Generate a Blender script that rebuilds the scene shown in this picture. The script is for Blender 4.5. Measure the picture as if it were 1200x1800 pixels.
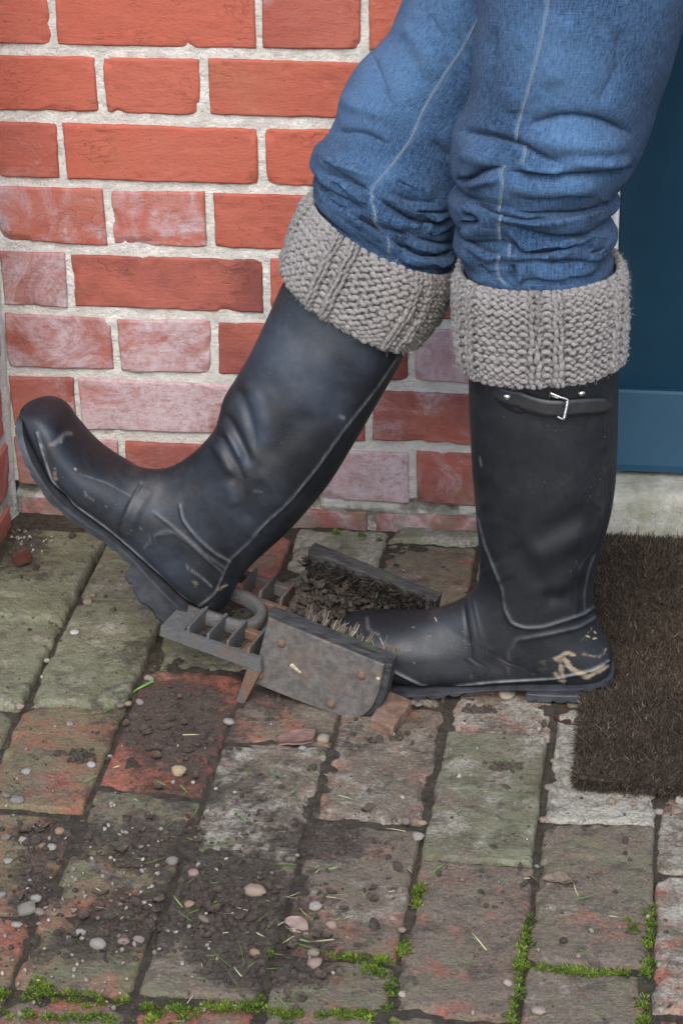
import bpy, math, random
import numpy as np
from mathutils import Vector, Matrix
from mathutils.bvhtree import BVHTree

random.seed(7)
RNG = np.random.default_rng(11)
scene = bpy.context.scene
for o in list(bpy.data.objects):
    bpy.data.objects.remove(o)

# ------------------------------------------------------------------ camera
# solved from the brick courses and paving joints of the photograph (1200 x 1800 pixels)
FPX, CAMP = 4375.2, np.array([0.06335, -2.5928, 1.25789])
YAW, PITCH, ROLL = 0.14337, 0.44093, -0.01696
CF = np.array([-math.sin(YAW) * math.cos(PITCH), math.cos(YAW) * math.cos(PITCH), -math.sin(PITCH)])
_r = np.array([math.cos(YAW), math.sin(YAW), 0.0])
_u = np.cross(_r, CF)
CR = _r * math.cos(ROLL) + _u * math.sin(ROLL)
CU = _u * math.cos(ROLL) - _r * math.sin(ROLL)
cam = bpy.data.cameras.new('camera')
cam.sensor_fit = 'VERTICAL'
cam.sensor_height = 24.0
cam.lens = FPX / 1800 * 24.0
cam.clip_start, cam.clip_end = 0.05, 500
camo = bpy.data.objects.new('camera', cam)
camo.matrix_world = Matrix(((CR[0], CU[0], -CF[0], CAMP[0]), (CR[1], CU[1], -CF[1], CAMP[1]),
                            (CR[2], CU[2], -CF[2], CAMP[2]), (0, 0, 0, 1)))
scene.collection.objects.link(camo)
scene.camera = camo

# ------------------------------------------------------------------ light
SUN_EL, SUN_AZ = math.radians(46), math.radians(178)      # azimuth clockwise from +Y
world = bpy.data.worlds.new('World')
scene.world = world
world.use_nodes = True
wn = world.node_tree
sky = wn.nodes.new('ShaderNodeTexSky')
sky.sky_type = 'NISHITA'
sky.sun_disc = False
sky.sun_elevation, sky.sun_rotation = SUN_EL, SUN_AZ
sky.air_density, sky.dust_density, sky.ozone_density = 1.0, 2.2, 1.0
bg = wn.nodes['Background']
bg.inputs['Strength'].default_value = 0.135
wn.links.new(sky.outputs[0], bg.inputs['Color'])
sun = bpy.data.lights.new('sun', 'SUN')
sun.energy = 1.15
sun.angle = math.radians(42)
sun.color = (1.0, 0.985, 0.96)
suno = bpy.data.objects.new('sun', sun)
sd = Vector((math.sin(SUN_AZ) * math.cos(SUN_EL), math.cos(SUN_AZ) * math.cos(SUN_EL), math.sin(SUN_EL)))
suno.rotation_euler = sd.to_track_quat('Z', 'Y').to_euler()
suno.location = sd * 10
scene.collection.objects.link(suno)
scene.view_settings.view_transform = 'Standard'
scene.view_settings.look = 'None'
scene.view_settings.exposure = 1.25
scene.view_settings.gamma = 1.0

# ------------------------------------------------------------------ helpers
C = scene.collection


def ray(px, py):
    return CF + CR * (px - 600) / FPX + CU * (900 - py) / FPX


def at_y(px, py, Y):
    d = ray(px, py)
    return CAMP + d * (Y - CAMP[1]) / d[1]


def at_z(px, py, Z=0.0):
    d = ray(px, py)
    return CAMP + d * (Z - CAMP[2]) / d[2]


def project(P):
    d = np.asarray(P) - CAMP
    z = d @ CF
    return np.stack([600 + FPX * (d @ CR) / z, 900 - FPX * (d @ CU) / z], -1)


def _h(i, j, k):
    n = (i.astype(np.uint32) * np.uint32(374761393) + j.astype(np.uint32) * np.uint32(668265263)
         + k.astype(np.uint32) * np.uint32(2147483647 ^ 1274126177))
    n = (n ^ (n >> np.uint32(13))) * np.uint32(1274126177)
    n = n ^ (n >> np.uint32(16))
    return (n & np.uint32(0xffff)).astype(np.float64) / 65535.0


def vnoise(P):
    P = np.asarray(P, float) + 500.0
    I = np.floor(P).astype(np.int64)
    f = P - I
    f = f * f * (3 - 2 * f)
    r = 0
    for dx in (0, 1):
        for dy in (0, 1):
            for dz in (0, 1):
                w = (f[..., 0] if dx else 1 - f[..., 0]) * (f[..., 1] if dy else 1 - f[..., 1]) * (f[..., 2] if dz else 1 - f[..., 2])
                r = r + w * _h(I[..., 0] + dx, I[..., 1] + dy, I[..., 2] + dz)
    return r * 2 - 1


def fbm(P, octv=4, rough=0.5):
    P = np.asarray(P, float)
    a, s, t = 1.0, 0.0, 0.0
    for i in range(octv):
        s = s + a * vnoise(P * 2 ** i + 17.3 * i)
        t += a
        a *= rough
    return s / t


def sstep(a, b, x):
    t = np.clip((x - a) / (b - a), 0, 1)
    return t * t * (3 - 2 * t)


def mesh(name, V, F, mat, smooth=True, attrs=None, uv=None):
    """F: (n,k) array, or list of such arrays of different k"""
    me = bpy.data.meshes.new(name)
    V = np.asarray(V, np.float32)
    Fl = F if isinstance(F, list) else [F]
    Fl = [np.asarray(f, np.int32) for f in Fl if len(f)]
    me.vertices.add(len(V))
    me.vertices.foreach_set('co', V.ravel())
    loops = np.concatenate([f.ravel() for f in Fl])
    tot = np.concatenate([np.full(len(f), f.shape[1], np.int32) for f in Fl])
    me.loops.add(len(loops))
    me.loops.foreach_set('vertex_index', loops)
    me.polygons.add(len(tot))
    me.polygons.foreach_set('loop_start', np.concatenate([[0], np.cumsum(tot)[:-1]]).astype(np.int32))
    me.polygons.foreach_set('use_smooth', np.full(len(tot), smooth, bool))
    me.update(calc_edges=True)
    if uv is not None:
        l = me.uv_layers.new(name='UVMap')
        l.data.foreach_set('uv', np.asarray(uv, np.float32)[loops].ravel())
    for k, v in (attrs or {}).items():
        a = me.attributes.new(k, 'FLOAT', 'POINT')
        a.data.foreach_set('value', np.asarray(v, np.float32))
    if mat:
        me.materials.append(mat)
    return me


def obj(name, me, parent=None, loc=None):
    o = bpy.data.objects.new(name, me)
    C.objects.link(o)
    if loc is not None:
        o.location = loc
    if parent:
        o.parent = parent
    return o


def empty(name, loc=(0, 0, 0)):
    o = bpy.data.objects.new(name, None)
    o.empty_display_size = 0.05
    o.location = loc
    C.objects.link(o)
    return o


def tag(o, label, cat, group=None):
    o['label'], o['category'] = label, cat
    if group:
        o['group'] = group
    return o


def part(name, V, F, mat, parent, **k):
    """mesh child whose vertices are given in world space; parents sit unrotated"""
    V = np.asarray(V, float)
    off = np.zeros(3)
    p = parent
    while p is not None:
        off += np.array(p.location)
        p = p.parent
    c = (V.min(0) + V.max(0)) / 2
    return obj(name, mesh(name, V - c, F, mat, **k), parent, c - off)


def thing(name, V, F, mat, label, cat, group=None, **k):
    V = np.asarray(V, float)
    c = (V.min(0) + V.max(0)) / 2
    c[2] = V[:, 2].min()
    return tag(obj(name, mesh(name, V - c, F, mat, **k), None, c), label, cat, group)


def gfaces(nu, nv, cu=False, cv=False):
    """grid index (i*nv + j); faces wound so that (di x dj) is the normal"""
    i = np.arange(nu if cu else nu - 1)[:, None]
    j = np.arange(nv if cv else nv - 1)[None, :]
    i2, j2 = (i + 1) % nu, (j + 1) % nv
    return np.stack(np.broadcast_arrays(i * nv + j, i2 * nv + j, i2 * nv + j2, i * nv + j2), -1).reshape(-1, 4)


def catmull(P, n):
    """resample rows of P (k, d) to n rows, uniform in index"""
    P = np.asarray(P, float)
    k = len(P)
    t = np.linspace(0, k - 1, n)
    i = np.clip(np.floor(t).astype(int), 0, k - 2)
    f = (t - i)[:, None]
    p0, p1, p2, p3 = P[np.clip(i - 1, 0, k - 1)], P[i], P[i + 1], P[np.clip(i + 2, 0, k - 1)]
    return 0.5 * (2 * p1 + (p2 - p0) * f + (2 * p0 - 5 * p1 + 4 * p2 - p3) * f ** 2 + (3 * p1 - p0 - 3 * p2 + p3) * f ** 3)


def resample(P, n):
    P = np.asarray(P, float)
    d = np.concatenate([[0], np.cumsum(np.linalg.norm(np.diff(P, axis=0), axis=1))])
    t = np.linspace(0, d[-1], n)
    return np.stack([np.interp(t, d, P[:, k]) for k in range(P.shape[1])], -1)


def tube(P, r, sides=8, closed=False, flat=1.0):
    """tube along polyline P, radius r (number or array)"""
    P = np.asarray(P, float)
    n = len(P)
    r = np.broadcast_to(np.asarray(r, float), (n,))
    if closed:
        T = np.roll(P, -1, 0) - np.roll(P, 1, 0)
    else:
        T = np.gradient(P, axis=0)
    T /= np.linalg.norm(T, axis=1)[:, None] + 1e-12
    up = np.array([0.123, 0.456, 0.88])
    A = np.cross(T, up)
    A /= np.linalg.norm(A, axis=1)[:, None] + 1e-12
    Bn = np.cross(T, A)
    th = np.linspace(0, 2 * math.pi, sides, endpoint=False)
    V = P[:, None] + r[:, None, None] * (np.cos(th)[None, :, None] * A[:, None] + flat * np.sin(th)[None, :, None] * Bn[:, None])
    V = V.reshape(-1, 3)
    F = [gfaces(n, sides, closed, True)]
    if not closed:
        F.append(np.array([list(range(sides))[::-1], [(n - 1) * sides + i for i in range(sides)]]))
    return V, F


def merge(items):
    """[(V, F or [F..])] -> V, [F..]"""
    Vs, by, off = [], {}, 0
    for V, F in items:
        V = np.asarray(V, float)
        for f in (F if isinstance(F, list) else [F]):
            f = np.asarray(f)
            if len(f):
                by.setdefault(f.shape[1], []).append(f + off)
        Vs.append(V)
        off += len(V)
    return np.concatenate(Vs), [np.concatenate(v) for v in by.values()]


def boxv(o, ax, ay, az, bev=0.0):
    """box from corner o with edge vectors ax, ay, az; small bevel"""
    o, ax, ay, az = (np.asarray(q, float) for q in (o, ax, ay, az))
    L = [np.linalg.norm(q) for q in (ax, ay, az)]
    U = [ax / L[0], ay / L[1], az / L[2]]
    b = min(bev, min(L) * 0.45)
    if b <= 0:
        V = [o + i * ax + j * ay + k * az for i in (0, 1) for j in (0, 1) for k in (0, 1)]
        F = np.array([[0, 1, 3, 2], [4, 6, 7, 5], [0, 4, 5, 1], [2, 3, 7, 6], [0, 2, 6, 4], [1, 5, 7, 3]])
        return np.array(V), [F]
    V, idx = [], {}
    for i in (0, 1):
        for j in (0, 1):
            for k in (0, 1):
                s = [(1 if q == 0 else -1) for q in (i, j, k)]
                c = o + i * ax + j * ay + k * az
                for m in range(3):
                    q = c.copy()
                    for a in range(3):
                        if a != m:
                            q = q + U[a] * s[a] * b
                    idx[(i, j, k, m)] = len(V)
                    V.append(q)
    F4, F3 = [], []
    for m in range(3):
        a, bb = [q for q in range(3) if q != m]
        for s in (0, 1):
            loop = []
            for (x, y) in ((0, 0), (1, 0), (1, 1), (0, 1)):
                key = [0, 0, 0]
                key[m], key[a], key[bb] = s, x, y
                loop.append(idx[tuple(key) + (m,)])
            F4.append(loop if s else loop[::-1])
    for m in range(3):
        a, bb = [q for q in range(3) if q != m]
        for x in (0, 1):
            for y in (0, 1):
                k0, k1 = [0, 0, 0], [0, 0, 0]
                k0[m], k1[m] = 0, 1
                for k in (k0, k1):
                    k[a], k[bb] = x, y
                F4.append([idx[tuple(k0) + (a,)], idx[tuple(k0) + (bb,)], idx[tuple(k1) + (bb,)], idx[tuple(k1) + (a,)]])
    for i in (0, 1):
        for j in (0, 1):
            for k in (0, 1):
                F3.append([idx[(i, j, k, m)] for m in range(3)])
    V = np.array(V)
    cen = V.mean(0)

    def fix(F):
        out = []
        for f in F:
            q = V[f]
            n = np.cross(q[1] - q[0], q[2] - q[0])
            out.append(f if n @ (q.mean(0) - cen) > 0 else f[::-1])
        return np.array(out)
    return V, [fix(F4), fix(F3)]


def orient_out(V, F):
    return F


# ------------------------------------------------------------------ materials
class G:
    def __init__(self, name):
        self.m = bpy.data.materials.new(name)
        self.m.use_nodes = True
        self.t = self.m.node_tree
        self.b = self.t.nodes['Principled BSDF']

    def n(self, typ, ins=None, **props):
        nd = self.t.nodes.new('ShaderNode' + typ)
        for k, v in props.items():
            setattr(nd, k, v)
        for k, v in (ins or {}).items():
            self.put(nd.inputs[k], v)
        return nd

    def put(self, sock, v):
        if isinstance(v, bpy.types.NodeSocket):
            self.t.links.new(v, sock)
        elif isinstance(v, bpy.types.Node):
            self.t.links.new(v.outputs[0], sock)
        else:
            if isinstance(v, tuple) and len(v) == 3 and sock.type == 'RGBA':
                v = v + (1,)
            sock.default_value = v

    def pos(self):
        return self.n('NewGeometry').outputs['Position']

    def objc(self):
        return self.n('TexCoord').outputs['Object']

    def uv(self):
        return self.n('TexCoord').outputs['UV']

    def mapv(self, v, scale=(1, 1, 1), rot=(0, 0, 0), loc=(0, 0, 0)):
        return self.n('Mapping', {'Vector': v, 'Scale': scale, 'Rotation': rot, 'Location': loc}).outputs[0]

    def noise(self, v, scale, detail=4, rough=0.6, dist=0.0):
        return self.n('TexNoise', {'Vector': v, 'Scale': scale, 'Detail': detail, 'Roughness': rough, 'Distortion': dist}).outputs[0]

    def voro(self, v, scale, feature='F1', out='Distance'):
        return self.n('TexVoronoi', {'Vector': v, 'Scale': scale}, feature=feature).outputs[out]

    def math(self, op, a, b=0.0, clamp=False):
        nd = self.n('Math', operation=op, use_clamp=clamp)
        self.put(nd.inputs[0], a)
        self.put(nd.inputs[1], b)
        return nd.outputs[0]

    def rng(self, v, a, b, c=0.0, d=1.0):
        return self.n('MapRange', {'Value': v, 'From Min': a, 'From Max': b, 'To Min': c, 'To Max': d}, interpolation_type='SMOOTHSTEP').outputs[0]

    def mix(self, f, a, b, blend='MIX'):
        nd = self.n('Mix', data_type='RGBA', blend_type=blend)
        self.put(nd.inputs[0], f)
        self.put(nd.inputs[6], a)
        self.put(nd.inputs[7], b)
        return nd.outputs[2]

    def attr(self, name, typ='GEOMETRY'):
        return self.n('Attribute', attribute_name=name, attribute_type=typ).outputs['Fac']

    def rand(self):
        return self.n('ObjectInfo').outputs['Random']

    def ocol(self):
        return self.n('ObjectInfo').outputs['Color']

    def addv(self, v, s):
        nd = self.n('VectorMath', operation='ADD')
        self.put(nd.inputs[0], v)
        self.put(nd.inputs[1], s)
        return nd.outputs[0]

    def bump(self, h, dist, strength=1.0, normal=None):
        nd = self.n('Bump', {'Height': h, 'Distance': dist, 'Strength': strength})
        if normal is not None:
            self.put(nd.inputs['Normal'], normal)
        return nd.outputs[0]

    def done(self, col, rough=0.8, spec=0.5, normal=None, **k):
        self.put(self.b.inputs['Base Color'], col)
        self.put(self.b.inputs['Roughness'], rough)
        self.put(self.b.inputs['Specular IOR Level'], spec)
        if normal is not None:
            self.put(self.b.inputs['Normal'], normal)
        for kk, v in k.items():
            self.put(self.b.inputs[kk.replace('_', ' ')], v)
        return self.m


def m_brick():
    g = G('wall_brick_clay')
    r = g.rand()
    p = g.addv(g.pos(), g.math('MULTIPLY', r, 37.0))
    tone, bloom = g.attr('tone', 'OBJECT'), g.attr('bloom', 'OBJECT')
    n1 = g.noise(p, 9, 5, 0.6)
    n2 = g.noise(g.mapv(p, (1, 1, 2.2)), 40, 6, 0.65)
    base = g.mix(tone, (0.385, 0.100, 0.064), (0.165, 0.049, 0.042))
    base = g.mix(g.rng(n1, 0.35, 0.75), base, (0.36, 0.105, 0.072))
    base = g.mix(g.rng(n2, 0.5, 0.85, 0, 0.55), base, (0.24, 0.07, 0.05))
    base = g.mix(g.rng(g.noise(p, 5, 3), 0.55, 0.75, 0, 0.45), base, (0.30, 0.14, 0.075))
    # chalky salt bloom
    nb = g.noise(p, 15, 9, 0.72, 0.9)
    bm = g.rng(g.math('ADD', g.math('ADD', g.math('MULTIPLY', nb, 0.75), g.math('MULTIPLY', g.noise(p, 6, 3, 0.5), 0.35)), g.math('MULTIPLY', bloom, 0.36)), 0.68, 0.90)
    fine = g.noise(p, 130, 6, 0.75)
    bm = g.math('MULTIPLY', bm, g.rng(fine, 0.32, 0.56, 0.38, 0.95))
    base = g.mix(bm, base, (0.44, 0.37, 0.395))
    base = g.mix(g.math('MULTIPLY', bloom, g.rng(g.noise(p, 30, 8, 0.8), 0.35, 0.65, 0.0, 0.45)), base, (0.33, 0.20, 0.19))
    spk = g.rng(g.voro(p, 320), 0.0, 0.16, 1, 0)
    base = g.mix(g.math('MULTIPLY', spk, g.rng(g.noise(p, 60), 0.55, 0.7)), base, (0.55, 0.40, 0.35))
    pit = g.rng(g.noise(p, 260, 3, 0.7), 0.64, 0.74)
    base = g.mix(g.math('MULTIPLY', pit, 0.6), base, (0.15, 0.05, 0.04))
    # grime and algae close to the ground
    z = g.n('SeparateXYZ', {'Vector': g.pos()}).outputs[2]
    gr = g.math('MULTIPLY', g.rng(z, 0.10, 0.0), g.rng(g.noise(p, 24, 5), 0.40, 0.62))
    base = g.mix(g.math('MULTIPLY', gr, 0.6), base, (0.13, 0.12, 0.075))
    drag = g.noise(g.mapv(p, (18, 60, 90), (0, math.radians(9), 0)), 1.0, 5, 0.7)
    h = g.math('ADD', g.math('MULTIPLY', g.noise(p, 340, 4, 0.75), 0.55), g.math('ADD', g.math('MULTIPLY', g.noise(p, 70, 6, 0.7), 0.9), g.math('MULTIPLY', drag, 0.9)))
    crack = g.rng(g.math('ABSOLUTE', g.math('SUBTRACT', g.noise(g.mapv(p, (1, 1, 2.0)), 26, 3, 0.6, 1.5), 0.5)), 0.0, 0.012, 1, 0)
    crack = g.math('MULTIPLY', crack, g.rng(g.noise(p, 13, 2), 0.52, 0.62))
    h = g.math('SUBTRACT', h, g.math('MULTIPLY', crack, 0.5))
    base = g.mix(g.math('MULTIPLY', crack, 0.15), base, (0.12, 0.04, 0.03))
    h = g.math('SUBTRACT', h, g.math('MULTIPLY', pit, 0.6))
    return g.done(base, 0.9, 0.25, g.bump(h, 0.0022, 0.8))


def m_mortar():
    g = G('lime_mortar')
    p = g.pos()
    n = g.noise(p, 45, 6, 0.7)
    base = g.mix(g.rng(n, 0.3, 0.7), (0.60, 0.58, 0.525), (0.85, 0.83, 0.78))
    z = g.n('SeparateXYZ', {'Vector': p}).outputs[2]
    base = g.mix(g.math('MULTIPLY', g.rng(z, 0.30, 0.08), g.rng(n, 0.35, 0.6, 0.05, 0.35)), base, (0.40, 0.38, 0.31))
    base = g.mix(g.math('MULTIPLY', g.rng(z, 0.06, 0.01), g.rng(g.noise(p, 40, 6, 0.7), 0.42, 0.60, 0, 0.75)), base, (0.13, 0.135, 0.075))
    grit = g.voro(p, 330)
    base = g.mix(g.math('MULTIPLY', g.rng(grit, 0.22, 0.10), g.rng(g.noise(p, 130, 2), 0.50, 0.58)), base, (0.13, 0.10, 0.08))
    base = g.mix(g.math('MULTIPLY', g.rng(g.voro(p, 500), 0.2, 0.1), g.rng(g.noise(p, 90, 2), 0.5, 0.62)), base, (0.32, 0.24, 0.18))
    h = g.math('ADD', g.noise(p, 380, 5, 0.75), g.math('MULTIPLY', g.noise(p, 110, 4, 0.6), 1.2))
    base = g.mix(g.rng(g.noise(p, 70, 6, 0.8), 0.58, 0.72, 0, 0.35), base, (0.36, 0.33, 0.28))
    return g.done(base, 0.95, 0.15, g.bump(h, 0.0045, 1.0))


def m_paver():
    g = G('paving_brick')
    p = g.addv(g.pos(), g.math('MULTIPLY', g.rand(), 23.0))
    red, pale, green = (g.attr(k, 'OBJECT') for k in ('red', 'pale', 'green'))
    mud = g.attr('mud')
    edge = g.attr('edge')
    n1, n2, n3 = g.noise(p, 18, 10, 0.76, 0.2), g.noise(g.addv(p, (5, 3, 1)), 26, 12, 0.80, 0.2), g.noise(g.addv(p, (1, 9, 4)), 18, 10, 0.74)
    fine = g.rng(g.noise(p, 260, 6, 0.8), 0.32, 0.68)
    base = g.mix(fine, (0.090, 0.070, 0.049), (0.180, 0.142, 0.104))
    rm = g.rng(g.math('ADD', n1, g.math('MULTIPLY', g.math('ADD', red, g.math('MULTIPLY', edge, 0.08)), 0.44)), 0.68, 0.86)
    base = g.mix(rm, base, g.mix(fine, (0.19, 0.058, 0.036), (0.30, 0.105, 0.064)))
    pm = g.rng(g.math('ADD', n2, g.math('MULTIPLY', pale, 0.52)), 0.69, 0.86)
    base = g.mix(g.math('MULTIPLY', pm, g.rng(fine, 0.25, 0.6, 0.4, 0.95)), base, (0.345, 0.325, 0.265))
    gm = g.rng(g.math('ADD', n3, g.math('MULTIPLY', green, 0.52)), 0.64, 0.86)
    base = g.mix(g.math('MULTIPLY', gm, 0.8), base, g.mix(n2, (0.075, 0.080, 0.034), (0.165, 0.172, 0.098)))
    mm = g.rng(g.math('ADD', mud, g.math('MULTIPLY', g.math('SUBTRACT', g.noise(p, 55, 7, 0.75), 0.5), 1.6)), 0.22, 0.60)
    base = g.mix(g.math('MULTIPLY', mm, 0.93), base, g.mix(fine, (0.030, 0.023, 0.017), (0.072, 0.055, 0.041)))
    pit = g.rng(g.noise(p, 120, 3), 0.66, 0.74)
    base = g.mix(g.math('MULTIPLY', pit, 0.8), base, (0.035, 0.027, 0.02))
    h = g.math('ADD', g.math('MULTIPLY', g.noise(p, 260, 5, 0.72), 0.6), g.math('MULTIPLY', g.noise(p, 60, 6, 0.65), 1.3))
    h = g.math('ADD', g.math('SUBTRACT', h, g.math('MULTIPLY', pit, 0.7)), g.math('MULTIPLY', mm, 0.5))
    dk = g.rng(g.noise(g.addv(p, (7, 2, 8)), 34, 10, 0.8), 0.50, 0.64, 0, 0.78)
    base = g.mix(dk, base, (0.050, 0.041, 0.032))
    base = g.mix(g.rng(g.noise(p, 420, 2, 0.6), 0.60, 0.72, 0, 0.35), base, (0.34, 0.30, 0.26))
    return g.done(base, g.rng(n2, 0.3, 0.7, 0.62, 0.9), 0.4, g.bump(h, 0.0045, 1.0))


def m_soil(name='damp_soil', a=(0.022, 0.017, 0.013), b=(0.062, 0.047, 0.035)):
    g = G(name)
    p = g.pos()
    n = g.noise(p, 120, 6, 0.75)
    base = g.mix(g.rng(n, 0.3, 0.7), a, b)
    base = g.mix(g.rng(g.voro(p, 300), 0.14, 0.04), base, (0.13, 0.10, 0.075))
    return g.done(base, 0.9, 0.3, g.bump(g.noise(p, 260, 6, 0.8), 0.006, 0.9))


def m_simple(name, a, b, scale=60, rough=0.8, spec=0.3, bd=0.001, objspace=False, bs=150):
    g = G(name)
    p = g.objc() if objspace else g.pos()
    n = g.noise(p, scale, 5, 0.65)
    return g.done(g.mix(g.rng(n, 0.3, 0.7), a, b), rough, spec, g.bump(g.noise(p, bs, 4, 0.7), bd, 0.8))


def m_pebble():
    g = G('pebble_stone')
    p = g.addv(g.objc(), g.math('MULTIPLY', g.rand(), 9.0))
    col = g.ocol()
    n = g.noise(p, 160, 5, 0.7)
    base = g.mix(g.rng(n, 0.35, 0.7, 0, 0.8), g.mix(0.25, col, (0.20, 0.16, 0.13)), g.mix(0.6, col, (0.10, 0.08, 0.06)))
    base = g.mix(g.rng(g.noise(p, 420, 3), 0.6, 0.75, 0, 0.3), base, (0.36, 0.33, 0.29))
    return g.done(base, 0.6, 0.4, g.bump(n, 0.0012, 0.7))


def m_rubber(name, bloomy):
    g = G(name)
    p = g.pos()
    n1 = g.noise(p, 11, 5, 0.6, 0.4)
    n2 = g.noise(p, 45, 6, 0.7)
    bl, mud, scr = g.attr('bloom'), g.attr('mud'), g.attr('scuff')
    base = g.mix(n2, (0.0046, 0.0056, 0.0080), (0.0080, 0.0094, 0.0125))
    k = g.math('MULTIPLY', g.rng(g.math('ADD', g.math('MULTIPLY', bl, 0.6), g.math('ADD', 0.12, g.math('MULTIPLY', g.math('SUBTRACT', g.noise(p, 16, 9, 0.75, 0.5), 0.5), 1.3))), 0.05, 0.95), bloomy)
    base = g.mix(k, base, (0.032, 0.045, 0.068))
    # faint dry dust and specks
    spk = g.math('MULTIPLY', g.rng(g.voro(p, 170), 0.10, 0.05), g.rng(g.noise(p, 30, 2), 0.55, 0.65))
    base = g.mix(g.math('MULTIPLY', spk, 0.55), base, (0.30, 0.28, 0.24))
    base = g.mix(g.rng(g.noise(p, 14, 7, 0.75), 0.50, 0.74, 0, 0.11), base, (0.20, 0.19, 0.17))
    base = g.mix(g.math('MULTIPLY', scr, g.rng(g.noise(p, 90, 4), 0.25, 0.6, 0.2, 0.75)), base, (0.23, 0.235, 0.25))
    md = g.rng(g.math('ADD', mud, g.math('MULTIPLY', g.math('SUBTRACT', g.noise(g.mapv(p, (0.5, 1, 1.4), (0, 0.4, 0)), 120, 8, 0.8), 0.5), 1.7)), 0.30, 0.85)
    base = g.mix(g.math('MULTIPLY', md, 0.72), base, (0.32, 0.255, 0.17))
    rough = g.math('ADD', g.rng(n2, 0.3, 0.7, 0.46, 0.60), g.math('ADD', g.math('MULTIPLY', md, 0.3), g.math('MULTIPLY', k, 0.10)))
    h = g.math('ADD', g.noise(p, 420, 3, 0.6), g.math('MULTIPLY', md, 1.2))
    return g.done(base, rough, 0.5, g.bump(h, 0.0004, 0.5))


def m_denim():
    g = G('blue_denim')
    uv = g.uv()
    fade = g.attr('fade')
    seam = g.attr('seam')
    slub = g.rng(g.noise(g.mapv(uv, (720, 110, 1)), 1.0, 4, 0.75), 0.25, 0.75)
    weft = g.rng(g.noise(g.mapv(uv, (160, 800, 1)), 1.0, 4, 0.75), 0.25, 0.75)
    tw = g.n('TexWave', {'Vector': g.mapv(uv, (1, 1, 1), (0, 0, math.radians(58))), 'Scale': 260.0, 'Distortion': 1.5, 'Detail': 2.0, 'Detail Scale': 2.0}).outputs['Fac']
    big = g.noise(g.pos(), 12, 5, 0.6)
    c = g.math('ADD', g.math('MULTIPLY', g.math('SUBTRACT', slub, 0.5), 0.38), g.math('ADD', g.math('MULTIPLY', g.math('SUBTRACT', weft, 0.5), 0.28), g.math('ADD', g.math('MULTIPLY', tw, 0.12), 0.40)))
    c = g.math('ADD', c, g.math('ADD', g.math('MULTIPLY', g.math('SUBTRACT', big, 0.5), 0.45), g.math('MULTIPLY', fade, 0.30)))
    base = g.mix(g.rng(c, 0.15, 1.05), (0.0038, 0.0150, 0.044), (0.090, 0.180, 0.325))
    base = g.mix(g.math('MULTIPLY', seam, 0.45), base, (0.19, 0.29, 0.41))
    h = g.math('ADD', slub, g.math('ADD', weft, g.math('MULTIPLY', tw, 0.8)))
    return g.done(base, 0.92, 0.12, g.bump(h, 0.0006, 0.8), Sheen_Weight=0.06, Sheen_Roughness=0.5)


def m_yarn():
    g = G('grey_wool_yarn')
    uv = g.uv()
    p = g.pos()
    ply = g.n('TexWave', {'Vector': g.mapv(uv, (1, 1, 1), (0, 0, math.radians(35))), 'Scale': 1.0, 'Distortion': 0.6, 'Detail': 2.0}).outputs['Fac']
    f = g.noise(p, 700, 3, 0.7)
    big = g.noise(p, 30, 3)
    base = g.mix(g.rng(f, 0.3, 0.75), (0.165, 0.150, 0.142), (0.43, 0.395, 0.378))
    base = g.mix(g.rng(big, 0.45, 0.7, 0, 0.35), base, (0.25, 0.215, 0.20))
    base = g.mix(g.rng(g.noise(g.mapv(uv, (3, 12, 1)), 1.0, 3), 0.62, 0.72, 0, 0.6), base, (0.55, 0.52, 0.50))
    h = g.math('ADD', ply, g.math('MULTIPLY', f, 1.3))
    return g.done(base, 1.0, 0.05, g.bump(h, 0.0010, 0.9), Sheen_Weight=0.35, Sheen_Roughness=0.6)


def m_iron():
    g = G('weathered_cast_iron')
    p = g.pos()
    n1, n2 = g.noise(p, 35, 6, 0.7, 0.3), g.noise(g.addv(p, (3, 1, 7)), 70, 6, 0.7)
    rust = g.attr('rust', 'OBJECT')
    base = g.mix(n2, (0.055, 0.056, 0.058), (0.125, 0.122, 0.118))
    base = g.mix(g.rng(g.math('ADD', n1, g.math('MULTIPLY', rust, 0.4)), 0.56, 0.78, 0, 0.85), base, (0.145, 0.075, 0.042))
    base = g.mix(g.rng(g.noise(p, 24, 6, 0.7), 0.56, 0.74, 0, 0.6), base, (0.085, 0.075, 0.045))
    base = g.mix(g.rng(g.noise(p, 400, 2), 0.62, 0.72, 0, 0.6), base, (0.27, 0.22, 0.17))
    return g.done(base, 0.7, 0.4, g.bump(g.math('ADD', g.noise(p, 220, 6, 0.75), n2), 0.0015, 0.9), Metallic=0.15)


def m_darkwood():
    g = G('black_weathered_wood')
    p = g.pos()
    v = g.mapv(p, (30, 260, 260), (0, math.radians(-11), math.radians(13)))
    gr = g.noise(v, 1.0, 5, 0.7)
    base = g.mix(g.rng(gr, 0.3, 0.7), (0.014, 0.014, 0.016), (0.055, 0.054, 0.055))
    base = g.mix(g.rng(g.noise(p, 38, 5), 0.50, 0.66, 0, 0.8), base, (0.045, 0.070, 0.025))
    return g.done(base, 0.85, 0.3, g.bump(gr, 0.0022, 1.0))


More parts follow.
